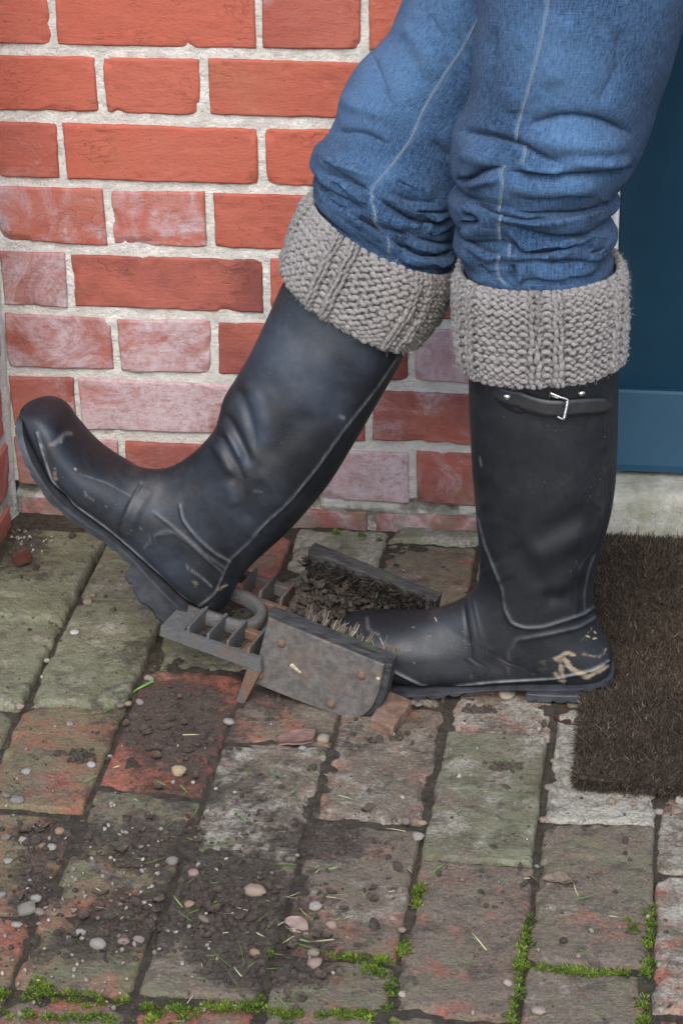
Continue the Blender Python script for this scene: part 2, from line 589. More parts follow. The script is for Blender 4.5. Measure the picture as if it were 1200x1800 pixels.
M = {}
M['brick'], M['mortar'], M['paver'], M['soil'] = m_brick(), m_mortar(), m_paver(), m_soil('damp_soil', (0.030, 0.024, 0.017), (0.085, 0.068, 0.048))
M['crumb'] = m_soil('dried_mud_crumbs', (0.040, 0.031, 0.025), (0.105, 0.082, 0.064))
M['pebble'] = m_pebble()
M['rubber'], M['rubber_bloom'] = m_rubber('black_rubber', 0.16), m_rubber('bloomed_black_rubber', 0.75)
M['denim'], M['yarn'], M['iron'], M['darkwood'] = m_denim(), m_yarn(), m_iron(), m_darkwood()
M['sole'] = m_simple('dark_sole_rubber', (0.020, 0.022, 0.027), (0.045, 0.047, 0.054), 60, 0.6, 0.4, 0.0008)
M['plate'] = None
M['bluepaint'] = m_simple('dark_blue_paint', (0.0085, 0.043, 0.078), (0.0110, 0.050, 0.088), 18, 0.55, 0.3, 0.00015, bs=260)
M['whitepaint'] = m_simple('white_gloss_paint', (0.72, 0.73, 0.72), (0.80, 0.80, 0.79), 20, 0.35, 0.5, 0.0002)
M['leather'] = m_simple('black_strap_leather', (0.012, 0.013, 0.015), (0.022, 0.023, 0.026), 90, 0.5, 0.5, 0.0004)
M['coirbase'] = m_simple('coir_backing', (0.025, 0.019, 0.014), (0.06, 0.046, 0.034), 120, 1.0, 0.1, 0.003)
M['lining'] = m_simple('grey_knit_lining', (0.12, 0.11, 0.105), (0.2, 0.18, 0.17), 300, 1.0, 0.05, 0.001)  # dark grey knit backing, closes the gaps between the yarns


def m_metal():
    g = G('nickel_metal')
    return g.done((0.62, 0.62, 0.60), 0.28, 0.5, g.bump(g.noise(g.pos(), 500, 3), 0.0002, 0.5), Metallic=1.0)


def m_concrete():
    g = G('mossy_concrete')
    p = g.pos()
    n, n2 = g.noise(p, 12, 6, 0.65), g.noise(p, 60, 6, 0.7)
    base = g.mix(g.rng(n2, 0.3, 0.7), (0.27, 0.265, 0.225), (0.42, 0.41, 0.36))
    base = g.mix(g.rng(n, 0.42, 0.62, 0, 0.75), base, (0.185, 0.20, 0.13))
    base = g.mix(g.rng(g.voro(p, 260), 0.13, 0.05, 0, 0.7), base, (0.58, 0.57, 0.54))
    base = g.mix(g.rng(g.noise(p, 150, 2), 0.68, 0.74, 0, 0.8), base, (0.10, 0.09, 0.07))
    h = g.math('ADD', g.noise(p, 300, 5, 0.75), g.math('MULTIPLY', n2, 1.5))
    return g.done(base, 0.92, 0.25, g.bump(h, 0.0022, 0.8))


def m_fibre(name, cols, rough=0.9, sc=900.0):
    g = G(name)
    v = g.attr('tint')
    c = cols[0]
    out = None
    base = g.mix(g.rng(v, 0.0, 0.5), cols[0], cols[1])
    base = g.mix(g.rng(v, 0.5, 1.0), base, cols[2])
    return g.done(base, rough, 0.15)


M['metal'], M['concrete'] = m_metal(), m_concrete()
M['coir'] = m_fibre('coir_fibre', [(0.028, 0.022, 0.017), (0.062, 0.046, 0.034), (0.17, 0.125, 0.085)])
M['moss'] = m_fibre('moss_green', [(0.022, 0.036, 0.010), (0.070, 0.110, 0.016), (0.17, 0.235, 0.035)])
M['grass'] = m_fibre('grass_bits', [(0.06, 0.11, 0.03), (0.13, 0.20, 0.06), (0.33, 0.30, 0.19)])
M['bristle'] = m_fibre('brush_bristle', [(0.045, 0.036, 0.029), (0.115, 0.094, 0.077), (0.27, 0.24, 0.20)])
M['fuzz'] = m_fibre('wool_fuzz', [(0.26, 0.24, 0.23), (0.40, 0.37, 0.36), (0.55, 0.52, 0.50)])


def m_plate():
    g = G('rusty_side_plate')
    p = g.pos()
    n1, n2 = g.noise(p, 22, 6, 0.65, 0.5), g.noise(g.addv(p, (2, 5, 1)), 32, 7, 0.72)
    base = g.mix(g.rng(g.noise(p, 120, 5, 0.7), 0.3, 0.7), (0.058, 0.054, 0.050), (0.120, 0.110, 0.100))
    base = g.mix(g.rng(n2, 0.46, 0.70, 0, 0.85), base, (0.125, 0.080, 0.058))
    base = g.mix(g.rng(n1, 0.55, 0.72, 0, 0.8), base, (0.085, 0.055, 0.046))
    base = g.mix(g.rng(g.noise(p, 18, 5), 0.58, 0.72, 0, 0.5), base, (0.25, 0.21, 0.16))
    base = g.mix(g.rng(g.noise(p, 300, 2), 0.64, 0.74, 0, 0.5), base, (0.035, 0.03, 0.028))
    return g.done(base, 0.72, 0.4, g.bump(g.noise(p, 200, 6, 0.75), 0.0012, 0.9))


M['plate'] = m_plate()


# ------------------------------------------------------------------ slabs (bricks, pavers)
def axis(L, r, step, fine):
    """0..L positions, dense within r of both ends"""
    k = max(3, int(r / fine))
    e = np.linspace(0, r, k, endpoint=False)
    m = max(2, int((L - 2 * r) / step))
    return np.concatenate([e, np.linspace(r, L - r, m), L - e[::-1]])


def slab(Q, depth, seed, r=0.004, wob=0.0015, surf=0.0008, chip=0.004, step=0.004, fine=0.0014, chipw=0.012, chipt=0.25):
    """block whose face is the quad Q (BL, BR, TR, TL; face normal = (BR-BL)x(TL-BL)); worn, wobbly edges"""
    Q = np.asarray(Q, float)
    nrm = np.cross(Q[1] - Q[0], Q[3] - Q[0])
    nrm /= np.linalg.norm(nrm)
    Lu = (np.linalg.norm(Q[1] - Q[0]) + np.linalg.norm(Q[2] - Q[3])) / 2
    Lv = (np.linalg.norm(Q[3] - Q[0]) + np.linalg.norm(Q[2] - Q[1])) / 2
    u, v = axis(Lu, 0.012, step, fine), axis(Lv, 0.012, step, fine)
    U, W = np.meshgrid(u, v, indexing='ij')
    s, t = U / Lu, W / Lv
    P = ((1 - s) * (1 - t))[..., None] * Q[0] + (s * (1 - t))[..., None] * Q[1] + (s * t)[..., None] * Q[2] + ((1 - s) * t)[..., None] * Q[3]
    eu = (Q[1] - Q[0]) / np.linalg.norm(Q[1] - Q[0])
    ev = np.cross(nrm, eu)
    du, dv = np.minimum(U, Lu - U), np.minimum(W, Lv - W)
    d = np.minimum(du, dv)
    S = np.stack([U * 1.0, W * 1.0, np.full_like(U, seed * 7.31)], -1)
    wgt = np.clip(1 - d / 0.012, 0, 1)[..., None]
    a = fbm(S * np.array([48, 48, 1]), 5, .72)
    b = fbm(S * np.array([48, 48, 1]) + 40, 5, .72)
    P = P + wgt * (a[..., None] * eu + b[..., None] * ev) * wob
    rr = r * (1 + 0.5 * vnoise(S * np.array([35, 35, 1]) + 11))
    q = np.hypot(np.clip(rr - du, 0, None), np.clip(rr - dv, 0, None))
    q = np.minimum(q, rr * 0.999)
    h = -(rr - np.sqrt(rr ** 2 - q ** 2)) * 1.0
    # large corners knocked off
    cn = np.hypot(du, dv)
    h = h - chip * 1.2 * sstep(0.016, 0.0, cn + 0.006 * a) * sstep(0.0, 0.4, vnoise(S * np.array([8, 8, 1]) + 3) + 0.1)
    c = fbm(S * np.array([28, 28, 1]) + 71, 3)
    h = h - chip * sstep(chipt, chipt + 0.25, c) * sstep(chipw, 0.0, d)
    h = h + surf * (fbm(S * np.array([16, 16, 1]) + 5, 3) * 1.3 + fbm(S * np.array([120, 120, 1]) + 9, 3) * 0.9)
    h = h - surf * 2.2 * sstep(.30, .55, fbm(S * np.array([45, 45, 1]) + 33, 3))
    P = P + h[..., None] * nrm
    # skirt
    nu, nv = len(u), len(v)
    big = np.zeros((nu + 2, nv + 2, 3))
    big[1:-1, 1:-1] = P
    big[0, 1:-1], big[-1, 1:-1] = P[0] - nrm * depth, P[-1] - nrm * depth
    big[1:-1, 0], big[1:-1, -1] = P[:, 0] - nrm * depth, P[:, -1] - nrm * depth
    for i, j, k, l in ((0, 0, 0, 0), (0, -1, 0, -1), (-1, 0, -1, 0), (-1, -1, -1, -1)):
        big[i, j] = P[k, l] - nrm * depth
    D = np.zeros((nu + 2, nv + 2))
    D[1:-1, 1:-1] = d
    return big.reshape(-1, 3), gfaces(nu + 2, nv + 2), D.ravel()


def grid3(V):
    return V


# ------------------------------------------------------------------ house wall
WS, WH, WA, WB, HC, Z0 = 0.22533, 0.11467, -0.61749, -0.56824, 0.0759, 0.6383
CORNER = -0.700
WEND = -0.050
wall = empty('house_wall', (-0.35, 0.0, 0.0))
tag(wall, 'red brick house wall with pale lime mortar behind the boots', 'wall')

BLOOM = {  # (row, nth brick from the left) -> tone, bloom
    (0, 0): (.15, .10), (0, 1): (.05, .05), (0, 2): (.45, .2), (0, 3): (.05, 0),
    (1, 0): (.05, 0.02), (1, 1): (.02, 0), (1, 2): (.2, 0.02), (2, 0): (.35, .15), (2, 1): (.12, .0), (2, 2): (.05, 0),
    (3, 0): (.3, .55), (3, 1): (.25, .62), (3, 2): (.3, .05), (4, 0): (.45, .72), (4, 1): (.75, .12), (4, 2): (.4, .1),
    (5, 0): (.55, .62), (5, 1): (.45, .78), (5, 2): (.7, .1), (5, 3): (.5, .95), (6, 0): (.6, .5), (6, 1): (.65, .85), (6, 2): (.6, .2), (6, 3): (.7, .42),
    (7, 0): (.6, .7), (7, 1): (.6, .5), (7, 2): (.65, .95), (7, 3): (.6, .5), (8, 0): (.7, .6), (8, 1): (.8, .6), (8, 2): (.8, .65), (8, 3): (.75, .6)}
JB, JP = 0.0125, 0.0088
wr = random.Random(3)
for row in range(-5, 9):
    ztop = Z0 - HC * row - JB / 2
    zbot = Z0 - HC * (row + 1) + JB / 2
    edges = []
    x0 = (WA - WS - WH) if row % 2 == 0 else (WB - WS)
    seq = (WS, WH) if row % 2 == 0 else (WS, WH)
    x, k = (WA - WH - WS, 0) if row % 2 == 0 else (WB - WS, 0)
    cuts = [x]
    order = [WS, WH] if True else None
    while x < WEND + 0.3:
        x += order[k % 2]
        k += 1
        cuts.append(x)
    if row % 2 == 1:
        pass
    bi = 0
    for a, b in zip(cuts[:-1], cuts[1:]):
        l, r_ = max(a + JP / 2, CORNER + 0.004), min(b - JP / 2, WEND)
        if r_ - l < 0.02:
            continue
        j = lambda s: wr.uniform(-s, s)
        zt, zb = ztop, zbot
        if row == 8:
            zt, zb = 0.020, -0.045
        Q = [(l + j(.0015), j(.0006), zb + j(.0015)), (r_ + j(.0015), j(.0006), zb + j(.0015)),
             (r_ + j(.0015), j(.0006), zt + j(.0018)), (l + j(.0015), j(.0006), zt + j(.0018))]
        dy = -0.0012 + (0.006 if row == 8 else 0)
        Q = [(q[0], q[1] + dy + (j(.001)), q[2]) for q in Q]
        vis = row >= -1
        V, F, D = slab(Q, 0.03, row * 13 + bi, r=0.0026, wob=0.0013, surf=0.0007, chip=0.0038, chipt=0.27,
                       step=0.004 if vis else 0.012, fine=0.0013 if vis else 0.004)
        o = part('brick', V, F, M['brick'], wall)
        tn, bl = BLOOM.get((row, bi), (wr.uniform(.05, .4), wr.uniform(0, .3)))
        o['tone'], o['bloom'] = float(min(1, tn + (.22 if row >= 4 else 0))), float(bl)
        bi += 1
# mortar bed: one uneven sheet just behind the brick faces, hollowed where it has fallen out at the bottom
xs = np.arange(CORNER - 0.002, WEND + 0.0005, 0.0028)
zs = np.concatenate([np.arange(-0.05, 0.72, 0.0028), np.arange(0.73, 1.03, 0.02)])
X, Zg = np.meshgrid(xs, zs, indexing='ij')
S = np.stack([X, np.zeros_like(X), Zg], -1)
Yg = 0.0030 - 0.0020 * fbm(S * 28, 4) - 0.0018 * fbm(S * 130 + 7, 3, .7)
pz = 0.030 + 0.004 * fbm(S * 20 + 3, 3)
hole = sstep(0.010, 0.004, np.abs(Zg - pz)) * (sstep(-0.05, 0.15, fbm(S * np.array([14, 1, 1]) + 9, 3)) * sstep(-0.40, -0.30, X) + sstep(-0.645, -0.66, X))
Yg = Yg + 0.028 * hole
Yg = Yg + 0.006 * sstep(0.026, 0.018, Zg)
V = np.stack([X, Yg, Zg], -1)
part('mortar', V.reshape(-1, 3), gfaces(len(xs), len(zs)), M['mortar'], wall)
V, F = boxv((CORNER - 0.24, 0.032, -0.05), (WEND - CORNER + 0.238, 0, 0), (0, 0.18, 0), (0, 0, 1.08), 0.002)
part('wall_core', V, F, M['mortar'], wall)

# pier at the left: its side face meets the wall in an inner corner
pier = empty('brick_pier', (CORNER - 0.115, -0.12, 0))
tag(pier, 'orange brick pier with grey mortar at the far left edge', 'wall')
for row in range(-5, 9):
    zt, zb = Z0 - HC * row - 0.006, Z0 - HC * (row + 1) + 0.006
    cuts = [-0.236, -0.008] if row % 2 else [-0.236, -0.122, -0.020]
    for a, b in zip(cuts[:-1], cuts[1:]):
        Q = [(CORNER + 0.001, a + 0.005, zb), (CORNER + 0.001, b - 0.005, zb), (CORNER + 0.001, b - 0.005, zt), (CORNER + 0.001, a + 0.005, zt)]
        V, F, D = slab(Q, 0.03, 900 + row * 5 + int(-a * 100), r=0.005, wob=0.002, chip=0.005, step=0.006, fine=0.002)
        o = part('brick', V, F, M['brick'], pier)
        o['tone'], o['bloom'] = wr.uniform(0, .3), wr.uniform(0.1, .4)
    for a, b in ((CORNER - 0.225, CORNER - 0.12), (CORNER - 0.11, CORNER - 0.006)) if row % 2 else ((CORNER - 0.225, CORNER - 0.006),):
        Q = [(a, -0.2405, zb), (b, -0.2405, zb), (b, -0.2405, zt), (a, -0.2405, zt)]
        V, F, D = slab(Q, 0.03, 700 + row * 5 + int(-a * 100), r=0.005, wob=0.002, chip=0.005, step=0.012, fine=0.004)
        o = part('brick', V, F, M['brick'], pier)
        o['tone'], o['bloom'] = wr.uniform(0, .3), wr.uniform(0.1, .4)
ys = np.arange(-0.238, 0.0035, 0.004)
zs = np.arange(-0.05, 1.03, 0.004)
Yp, Zp = np.meshgrid(ys, zs, indexing='ij')
S = np.stack([0 * Yp + 3, Yp, Zp], -1)
V = np.stack([CORNER - 0.003 + 0.002 * fbm(S * 40, 4) + 0.004 * sstep(-0.02, 0.0, Yp), Yp, Zp], -1)
part('mortar', V.reshape(-1, 3), gfaces(len(ys), len(zs)), M['mortar'], pier)
V, F = boxv((CORNER - 0.23, -0.238, -0.05), (0.224, 0, 0), (0, 0.268, 0), (0, 0, 1.08), 0.002)
part('pier_core', V, F, M['mortar'], pier)

# ------------------------------------------------------------------ door, frame, step
fr = empty('door_frame', (-0.03, 0.05, 0.07))
tag(fr, 'white painted door frame between the brick wall and the blue door', 'door frame')
V, F = boxv((-0.0495, 0.028, 0.068), (0.040, 0, 0), (0, 0.09, 0), (0, 0, 1.0), 0.004)
part('jamb', V, F, M['whitepaint'], fr)
V, F = boxv((-0.0093, 0.042, 0.068), (0.0062, 0, 0), (0, 0.07, 0), (0, 0, 1.0), 0.0025)
part('door_stop', V, F, M['whitepaint'], fr)
door = empty('house_door', (0.3, 0.06, 0.075))
tag(door, 'dark blue painted house door with a sloping weatherboard', 'door')
V, F = boxv((-0.0025, 0.060, 0.076), (0.80, 0, 0), (0, 0.045, 0), (0, 0, 1.0), 0.003)
part('panel', V, F, M['bluepaint'], door)
Vw = []
for x in (-0.0015, 0.79):
    Vw += [(x, 0.0595, 0.074), (x, 0.0595, 0.1665), (x, 0.054, 0.1665), (x, 0.052, 0.1635), (x, 0.034, 0.082), (x, 0.034, 0.074)]
Fw = [[i, (i + 1) % 6, 6 + (i + 1) % 6, 6 + i] for i in range(6)]
part('weatherboard', np.array(Vw), [np.array(Fw), np.array([[5, 4, 3, 2, 1, 0], [6, 7, 8, 9, 10, 11]])], M['bluepaint'], door, smooth=False)
xs = np.arange(-0.0495, 0.9, 0.006)
prof = [(0.13, -0.02), (0.13, 0.066), (0.06, 0.067), (0.010, 0.066), (-0.002, 0.0645), (-0.008, 0.060), (-0.0105, 0.052), (-0.011, 0.04), (-0.012, 0.02), (-0.012, 0.0), (-0.012, -0.03)]
prof = resample(np.array(prof), 60)
V = np.stack([np.repeat(xs[:, None], 60, 1), np.repeat(prof[None, :, 0], len(xs), 0), np.repeat(prof[None, :, 1], len(xs), 0)], -1)
nn = fbm(V * 30, 4)[..., None] * np.array([0, -0.002, 0.002]) + fbm(V * 150, 3)[..., None] * np.array([0, -0.0007, 0.0007])
thing('doorstep', (V + nn).reshape(-1, 3), gfaces(len(xs), 60), M['concrete'], 'weathered grey concrete doorstep under the blue door', 'doorstep')

# ------------------------------------------------------------------ ground and paving
MUDC = [(400, 1590, 150, 95, 1.0), (310, 1270, 120, 85, .92), (470, 1690, 150, 60, .7), (270, 1490, 110, 60, .7), (120, 1470, 120, 40, .6), (560, 1480, 110, 35, .75),
        (330, 1340, 60, 120, .6), (440, 1420, 90, 110, .35), (150, 1660, 140, 40, .55), (60, 1560, 60, 80, .6), (250, 1620, 120, 60, .8), (30, 960, 60, 60, .8), (600, 1300, 80, 40, .4),
        (480, 1225, 60, 40, .6), (330, 1390, 130, 40, .55), (240, 1150, 90, 60, .35), (960, 1560, 200, 60, .15), (850, 1600, 250, 150, .12), (560, 1120, 60, 30, .5)]


def mudval(V):
    px = project(V)
    m = np.zeros(len(V))
    for x, y, rx, ry, a in MUDC:
        m = np.maximum(m, a * np.exp(-((px[:, 0] - x) / rx) ** 2 - ((px[:, 1] - y) / ry) ** 2))
    return m


def coords(lo, hi, step, far, side):
    a = np.arange(lo, hi, step)
    g = [hi]
    s = step
    while g[-1] < far:
        s *= 1.6
        g.append(g[-1] + s)
    l = [lo]
    s = step
    while l[-1] > -far:
        s *= 1.6
        l.append(l[-1] - s)
    return np.concatenate([l[1:][::-1], a, g])


gx, gy = coords(-0.95, 0.45, 0.004, 60, 0), coords(-1.35, 0.05, 0.004, 60, 0)
X, Y = np.meshgrid(gx, gy, indexing='ij')
S = np.stack([X, Y, 0 * X], -1)
near = sstep(3, 1.5, np.hypot(X, Y))
Zs = -0.0022 + near * (0.004 * fbm(S * 22, 4) + 0.0022 * fbm(S * 130, 3))
V = np.stack([X, Y, Zs], -1).reshape(-1, 3)
go = obj('ground', mesh('ground', V, gfaces(len(gx), len(gy)), M['soil']))
go['kind'] = 'structure'

PW, PC0 = 0.10725, -0.03925


def y_of(X, py):
    lo, hi = -1.9, 0.5
    for _ in range(50):
        m = (lo + hi) / 2
        if project(np.array([X, m, 0.0]))[1] > py:
            lo = m
        else:
            hi = m
    return (lo + hi) / 2


COLS = {  # column -> joint heights in photo pixels at the column centre
    -6: [945, 1100, 1243], -5: [925, 1062, 1247, 1428, 1608], -4: [940, 1050, 1183, 1394, 1505, 1615, 1748],
    -3: [931, 1012, 1150, 1307, 1508, 1758], -2: [930, 957, 1095, 1240, 1445, 1690], -1: [938, 1090, 1180, 1297, 1520, 1790],
    0: [1060, 1250, 1452, 1706], 1: [1130, 1330, 1543, 1790], 2: [1045, 1230, 1452, 1706], 3: [1130, 1330, 1543, 1790]}
PROP = {  # (column, n) -> red, pale, green, dz
    (-6, 0): (.0, .55, .75, .010), (-6, 1): (.0, .6, .7, .006), (-6, 2): (.2, .3, .6, 0), (-5, 0): (.0, .5, .55, .004), (-5, 1): (.1, .62, .68, .007), (-5, 2): (.66, .2, .55, .004), (-5, 3): (.6, .1, .45, 0),
    (-5, 4): (.5, .3, .5, 0), (-4, 1): (.1, .45, .5, 0), (-4, 2): (.66, .0, .1, .002), (-4, 3): (.35, .35, .5, 0), (-4, 4): (.45, .3, .5, .002), (-4, 5): (.55, .35, .55, .003), (-4, 6): (.4, .2, .3, 0), (-3, 0): (.1, .85, .45, .004),
    (-3, 1): (.2, .3, .4, 0), (-3, 2): (.35, .3, .25, .001), (-3, 3): (.15, .48, .22, .003), (-3, 4): (.1, .2, .45, .002), (-3, 5): (.5, .2, .3, 0), (-2, 0): (.05, .75, .55, .004), (-2, 1): (.4, .35, .5, 0), (-2, 2): (.3, .4, .2, 0),
    (-2, 3): (.36, .42, .2, .001), (-2, 4): (.40, .35, .25, .001), (-2, 5): (.4, .1, .4, 0), (-1, 0): (.35, .6, .3, .002), (-1, 2): (.5, .55, .05, .000), (-1, 3): (.14, .46, .52, .005), (-1, 4): (.40, .1, .3, .004), (-1, 5): (.4, .2, .3, 0), (-1, 1): (.5, .5, .1, 0),
    (0, 1): (.1, .8, .3, .003), (0, 2): (.36, .25, .35, .003), (0, 3): (.3, .3, .35, .001), (1, 1): (.35, .5, .2, .001), (1, 2): (.45, .5, .1, .003), (1, 3): (.5, .3, .2, 0)}
pav = empty('paving', (0, 0, 0))
pav['kind'] = 'structure'
pr = random.Random(5)
for col in range(-8, 5):
    xl, xr = PC0 + PW * col, PC0 + PW * (col + 1)
    xc = (xl + xr) / 2
    js = [y_of(xc, q) for q in COLS[col]] if col in COLS else [0.0 - 0.11 * (col % 2) - 0.227 * k for k in range(4)]
    if col >= 0:
        while js[0] < -0.24:
            js = [js[0] + 0.227] + js
            COLS.setdefault('pad%d' % col, 0)
            COLS['pad%d' % col] += 1
    pad = COLS.get('pad%d' % col, 0)
    while js[-1] > -1.15:
        js.append(js[-1] - 0.227)
    for i, (y1, y0) in enumerate(zip(js[:-1], js[1:])):
        red, pale, green, dz = PROP.get((col, i - pad), (pr.uniform(.2, .6), pr.uniform(.2, .5), pr.uniform(.1, .45), pr.uniform(0, .004)))
        g2 = 0.0026
        jj = lambda s: pr.uniform(-s, s)
        z = dz + 0.0005
        Q = [(xl + g2 + jj(.002), y0 + g2 + jj(.003), z + jj(.0025)), (xr - g2 + jj(.002), y0 + g2 + jj(.003), z + jj(.0025)),
             (xr - g2 + jj(.002), y1 - g2 + jj(.003), z + jj(.0025)), (xl + g2 + jj(.002), y1 - g2 + jj(.003), z + jj(.0025))]
        c = project(np.array([xc, (y0 + y1) / 2, 0]))
        vis = -250 < c[0] < 1450 and 850 < c[1] < 2000
        V, F, D = slab(Q, 0.05, 300 + col * 17 + i, r=0.0042, wob=0.0032, surf=0.0011, chip=0.006, chipw=0.014, chipt=0.10,
                       step=0.0035 if vis else 0.012, fine=0.0016 if vis else 0.005)
        o = part('paving_brick', V, F, M['paver'], pav, attrs={'mud': mudval(V), 'edge': sstep(0.02, 0.003, D)})
        if col <= -3 and i >= 2:
            green, red = green + .02, red + .10
        o['red'], o['pale'], o['green'] = float(red), float(pale), float(green)

# ------------------------------------------------------------------ lofted surfaces shaped to the photograph
def sp(pts, ox, oy, k):
    """crop pixels -> photo pixels"""
    return [(ox + x * k, oy + y * k) for x, y in pts]


def polydist(px, pts):
    """distance of pixels px (n,2) to polyline pts and parameter 0..1 along it"""
    pts = np.asarray(pts, float)
    L = np.concatenate([[0], np.cumsum(np.linalg.norm(np.diff(pts, axis=0), axis=1))])
    best = np.full(len(px), 1e9)
    par = np.zeros(len(px))
    side = np.zeros(len(px))
    for i in range(len(pts) - 1):
        a, b = pts[i], pts[i + 1]
        ab = b - a
        t = np.clip(((px - a) @ ab) / (ab @ ab + 1e-9), 0, 1)
        v = px - (a + t[:, None] * ab)
        d = np.linalg.norm(v, axis=1)
        m = d < best
        best[m] = d[m]
        par[m] = ((L[i] + t * np.linalg.norm(ab)) / L[-1])[m]
        side[m] = (ab[0] * v[:, 1] - ab[1] * v[:, 0])[m]
    return best, par, np.sign(side)


def gnormals(P, flip=False):
    """normals of a grid (n, m, 3), closed in m"""
    dn = np.gradient(P, axis=0)
    dm = np.roll(P, -1, 1) - np.roll(P, 1, 1)
    N = np.cross(dn, dm)
    N /= np.linalg.norm(N, axis=-1)[..., None] + 1e-12
    return -N if flip else N


def loft(st, n, m, lat=(0, 1, 0)):
    """st rows: F(3) B(3) w nt nb -> grid (n, m, 3). Angle 0 at F, +90 deg away from the camera"""
    A = catmull(np.array([[*s[0], *s[1], s[2], s[3], s[4]] for s in st]), n)
    th = np.linspace(0, 2 * math.pi, m, endpoint=False)
    c, s = np.cos(th), np.sin(th)
    Fp, Bp, w = A[:, None, 0:3], A[:, None, 3:6], A[:, None, 6:7]
    nt, nb = A[:, None, 7], A[:, None, 8]
    ex = np.where(c[None] > 0, 2 / nt, 2 / nb)
    cc = np.sign(c) * np.abs(c) ** ex
    ss = np.sign(s) * np.abs(s) ** ex
    lat = np.asarray(lat, float)
    return (Fp + Bp) / 2 + (Fp - Bp) / 2 * cc[..., None] + w * ss[..., None] * lat


def outward(P):
    N = gnormals(P)
    cen = P.mean(1, keepdims=True)
    if ((P - cen) * N).sum(-1).mean() < 0:
        N = -N
    return N


def sculpt(P, strokes, it=1, gain=1.0, crease=False):
    """push a grid along its normals next to strokes drawn over the photograph: (pts, width px, metres[, taper])"""
    sh = P.shape
    for _ in range(it):
        N = outward(P)
        V, Nn = P.reshape(-1, 3), N.reshape(-1, 3)
        px = project(V)
        vd = CAMP - V
        vd /= np.linalg.norm(vd, axis=1)[:, None]
        face = sstep(-0.15, 0.12, (vd * Nn).sum(1))
        D = np.zeros(len(V))
        for s in strokes:
            pts, w, a = s[:3]
            tp = s[3] if len(s) > 3 else 0.25
            q = catmull(np.asarray(pts, float), max(8, 6 * len(pts))) if len(pts) > 2 else np.asarray(pts, float)
            d, t, sd_ = polydist(px, q)
            if crease and a < 0:
                # sharp valley; cloth rolls up on both sides, more on the upper one
                up = np.where(sd_ < 0, .62, .25)
                x = d / (1.9 * w)
                e = np.exp(-d / (.48 * w)) - up * x * np.exp(1 - x) * .55
            else:
                e = np.exp(-(d / w) ** 2)
            if tp > 0:
                e = e * sstep(0, tp, t + 0.02) * sstep(0, tp, 1.02 - t)
            D += a * e * gain
        P = (V + Nn * (D * face)[:, None]).reshape(sh)
    return P


def paint(P, strokes):
    """vertex mask from strokes (pts, width px, amount)"""
    V = P.reshape(-1, 3)
    px = project(V)
    N = outward(P).reshape(-1, 3)
    face = (((CAMP - V) * N).sum(1) > -0.1).astype(float)
    m = np.zeros(len(V))
    for pts, w, a in strokes:
        d, _, _ = polydist(px, pts if len(pts) > 1 else [pts[0], (pts[0][0] + .1, pts[0][1])])
        m = np.maximum(m, a * np.exp(-(d / w) ** 2))
    return m * face


def grid_mesh_faces(P, cap0=False, cap1=False):
    n, m = P.shape[:2]
    F = gfaces(n, m, False, True)
    N = gnormals(P)
    cen = P.mean(1, keepdims=True)
    # gfaces winds so that normal = di x dj
    if ((P - cen) * N).sum(-1).mean() < 0:
        F = F[:, ::-1]
    Fs = [F]
    V = P.reshape(-1, 3)
    caps = []
    if cap0:
        caps.append(list(range(m)))
    if cap1:
        caps.append([(n - 1) * m + i for i in range(m)])
    if caps:
        Fs.append(np.array(caps))
    return V, Fs


def bvh(P):
    V, F = grid_mesh_faces(P)
    return BVHTree.FromPolygons([tuple(v) for v in V], [tuple(f) for f in F[0]])


def on(tree, px, py, off=0.0):
    d = ray(px, py)
    h = tree.ray_cast(Vector(CAMP), Vector(d / np.linalg.norm(d)))
    if h[0] is None:
        return None, None
    n = np.array(h[1])
    if n @ d > 0:
        n = -n
    return np.array(h[0]) + n * off, n


person = empty('person', (-0.06, -0.335, 0))
tag(person, 'person in blue jeans, knitted cuffs and black rubber boots pulling one boot off', 'person')

# ---- standing boot: stations (front, back) in the plane of the boot
YS = -0.351


def S2(fx, fz, bx, bz, w, nt=2.0, nb=2.0, Y=YS, Yf=None):
    return ((fx, Y if Yf is None else Yf, fz), (bx, Y, bz), w, nt, nb)


st = [S2(-.134, .392, .012, .397, .060), S2(-.133, .350, .012, .355, .060), S2(-.1325, .310, .0125, .316, .060), S2(-.1305, .270, .013, .276, .058), S2(-.128, .230, .0125, .236, .0555),
      S2(-.125, .195, .009, .200, .052), S2(-.122, .165, .002, .168, .048), S2(-.1205, .140, -.004, .139, .0445), S2(-.1215, .120, -.0065, .110, .042), S2(-.127, .108, -.003, .084, .0405),
      S2(-.136, .0985, .005, .062, .0395, 2, 2.1), S2(-.147, .091, .0138, .043, .0390, 2, 2.5), S2(-.156, .087, .0128, .027, .0385, 2, 3.4), S2(-.162, .0845, .0, .0175, .0375, 2, 4.4), S2(-.168, .0825, -.025, .0168, .0355, 2, 4.8), S2(-.176, .080, -.06, .0155, .0345, 2.1, 5.0),
      S2(-.187, .077, -.105, .0135, .0365, 2.1, 5.0), S2(-.199, .0745, -.145, .0125, .041, 2.2, 4.8), S2(-.212, .0725, -.178, .0125, .0445, 2.2, 4.6), S2(-.226, .0715, -.206, .0130, .0462, 2.2, 4.4), S2(-.240, .0695, -.230, .0140, .0455, 2.2, 4.0),
      S2(-.253, .0665, -.249, .0150, .0435, 2.3, 4.0), S2(-.263, .061, -.262, .0160, .039, 2.3, 4.0), S2(-.2705, .053, -.271, .0180, .031, 2.2, 2.6), S2(-.2755, .044, -.2765, .0210, .0205, 2.1, 2.3), S2(-.2785, .034, -.2795, .0290, .003, 2, 2)]
BS = loft(st, 430, 230)
Z5 = lambda p: sp(p, 780, 640, .35)
Z6b = lambda p: sp(p, 560, 1040, .28333)
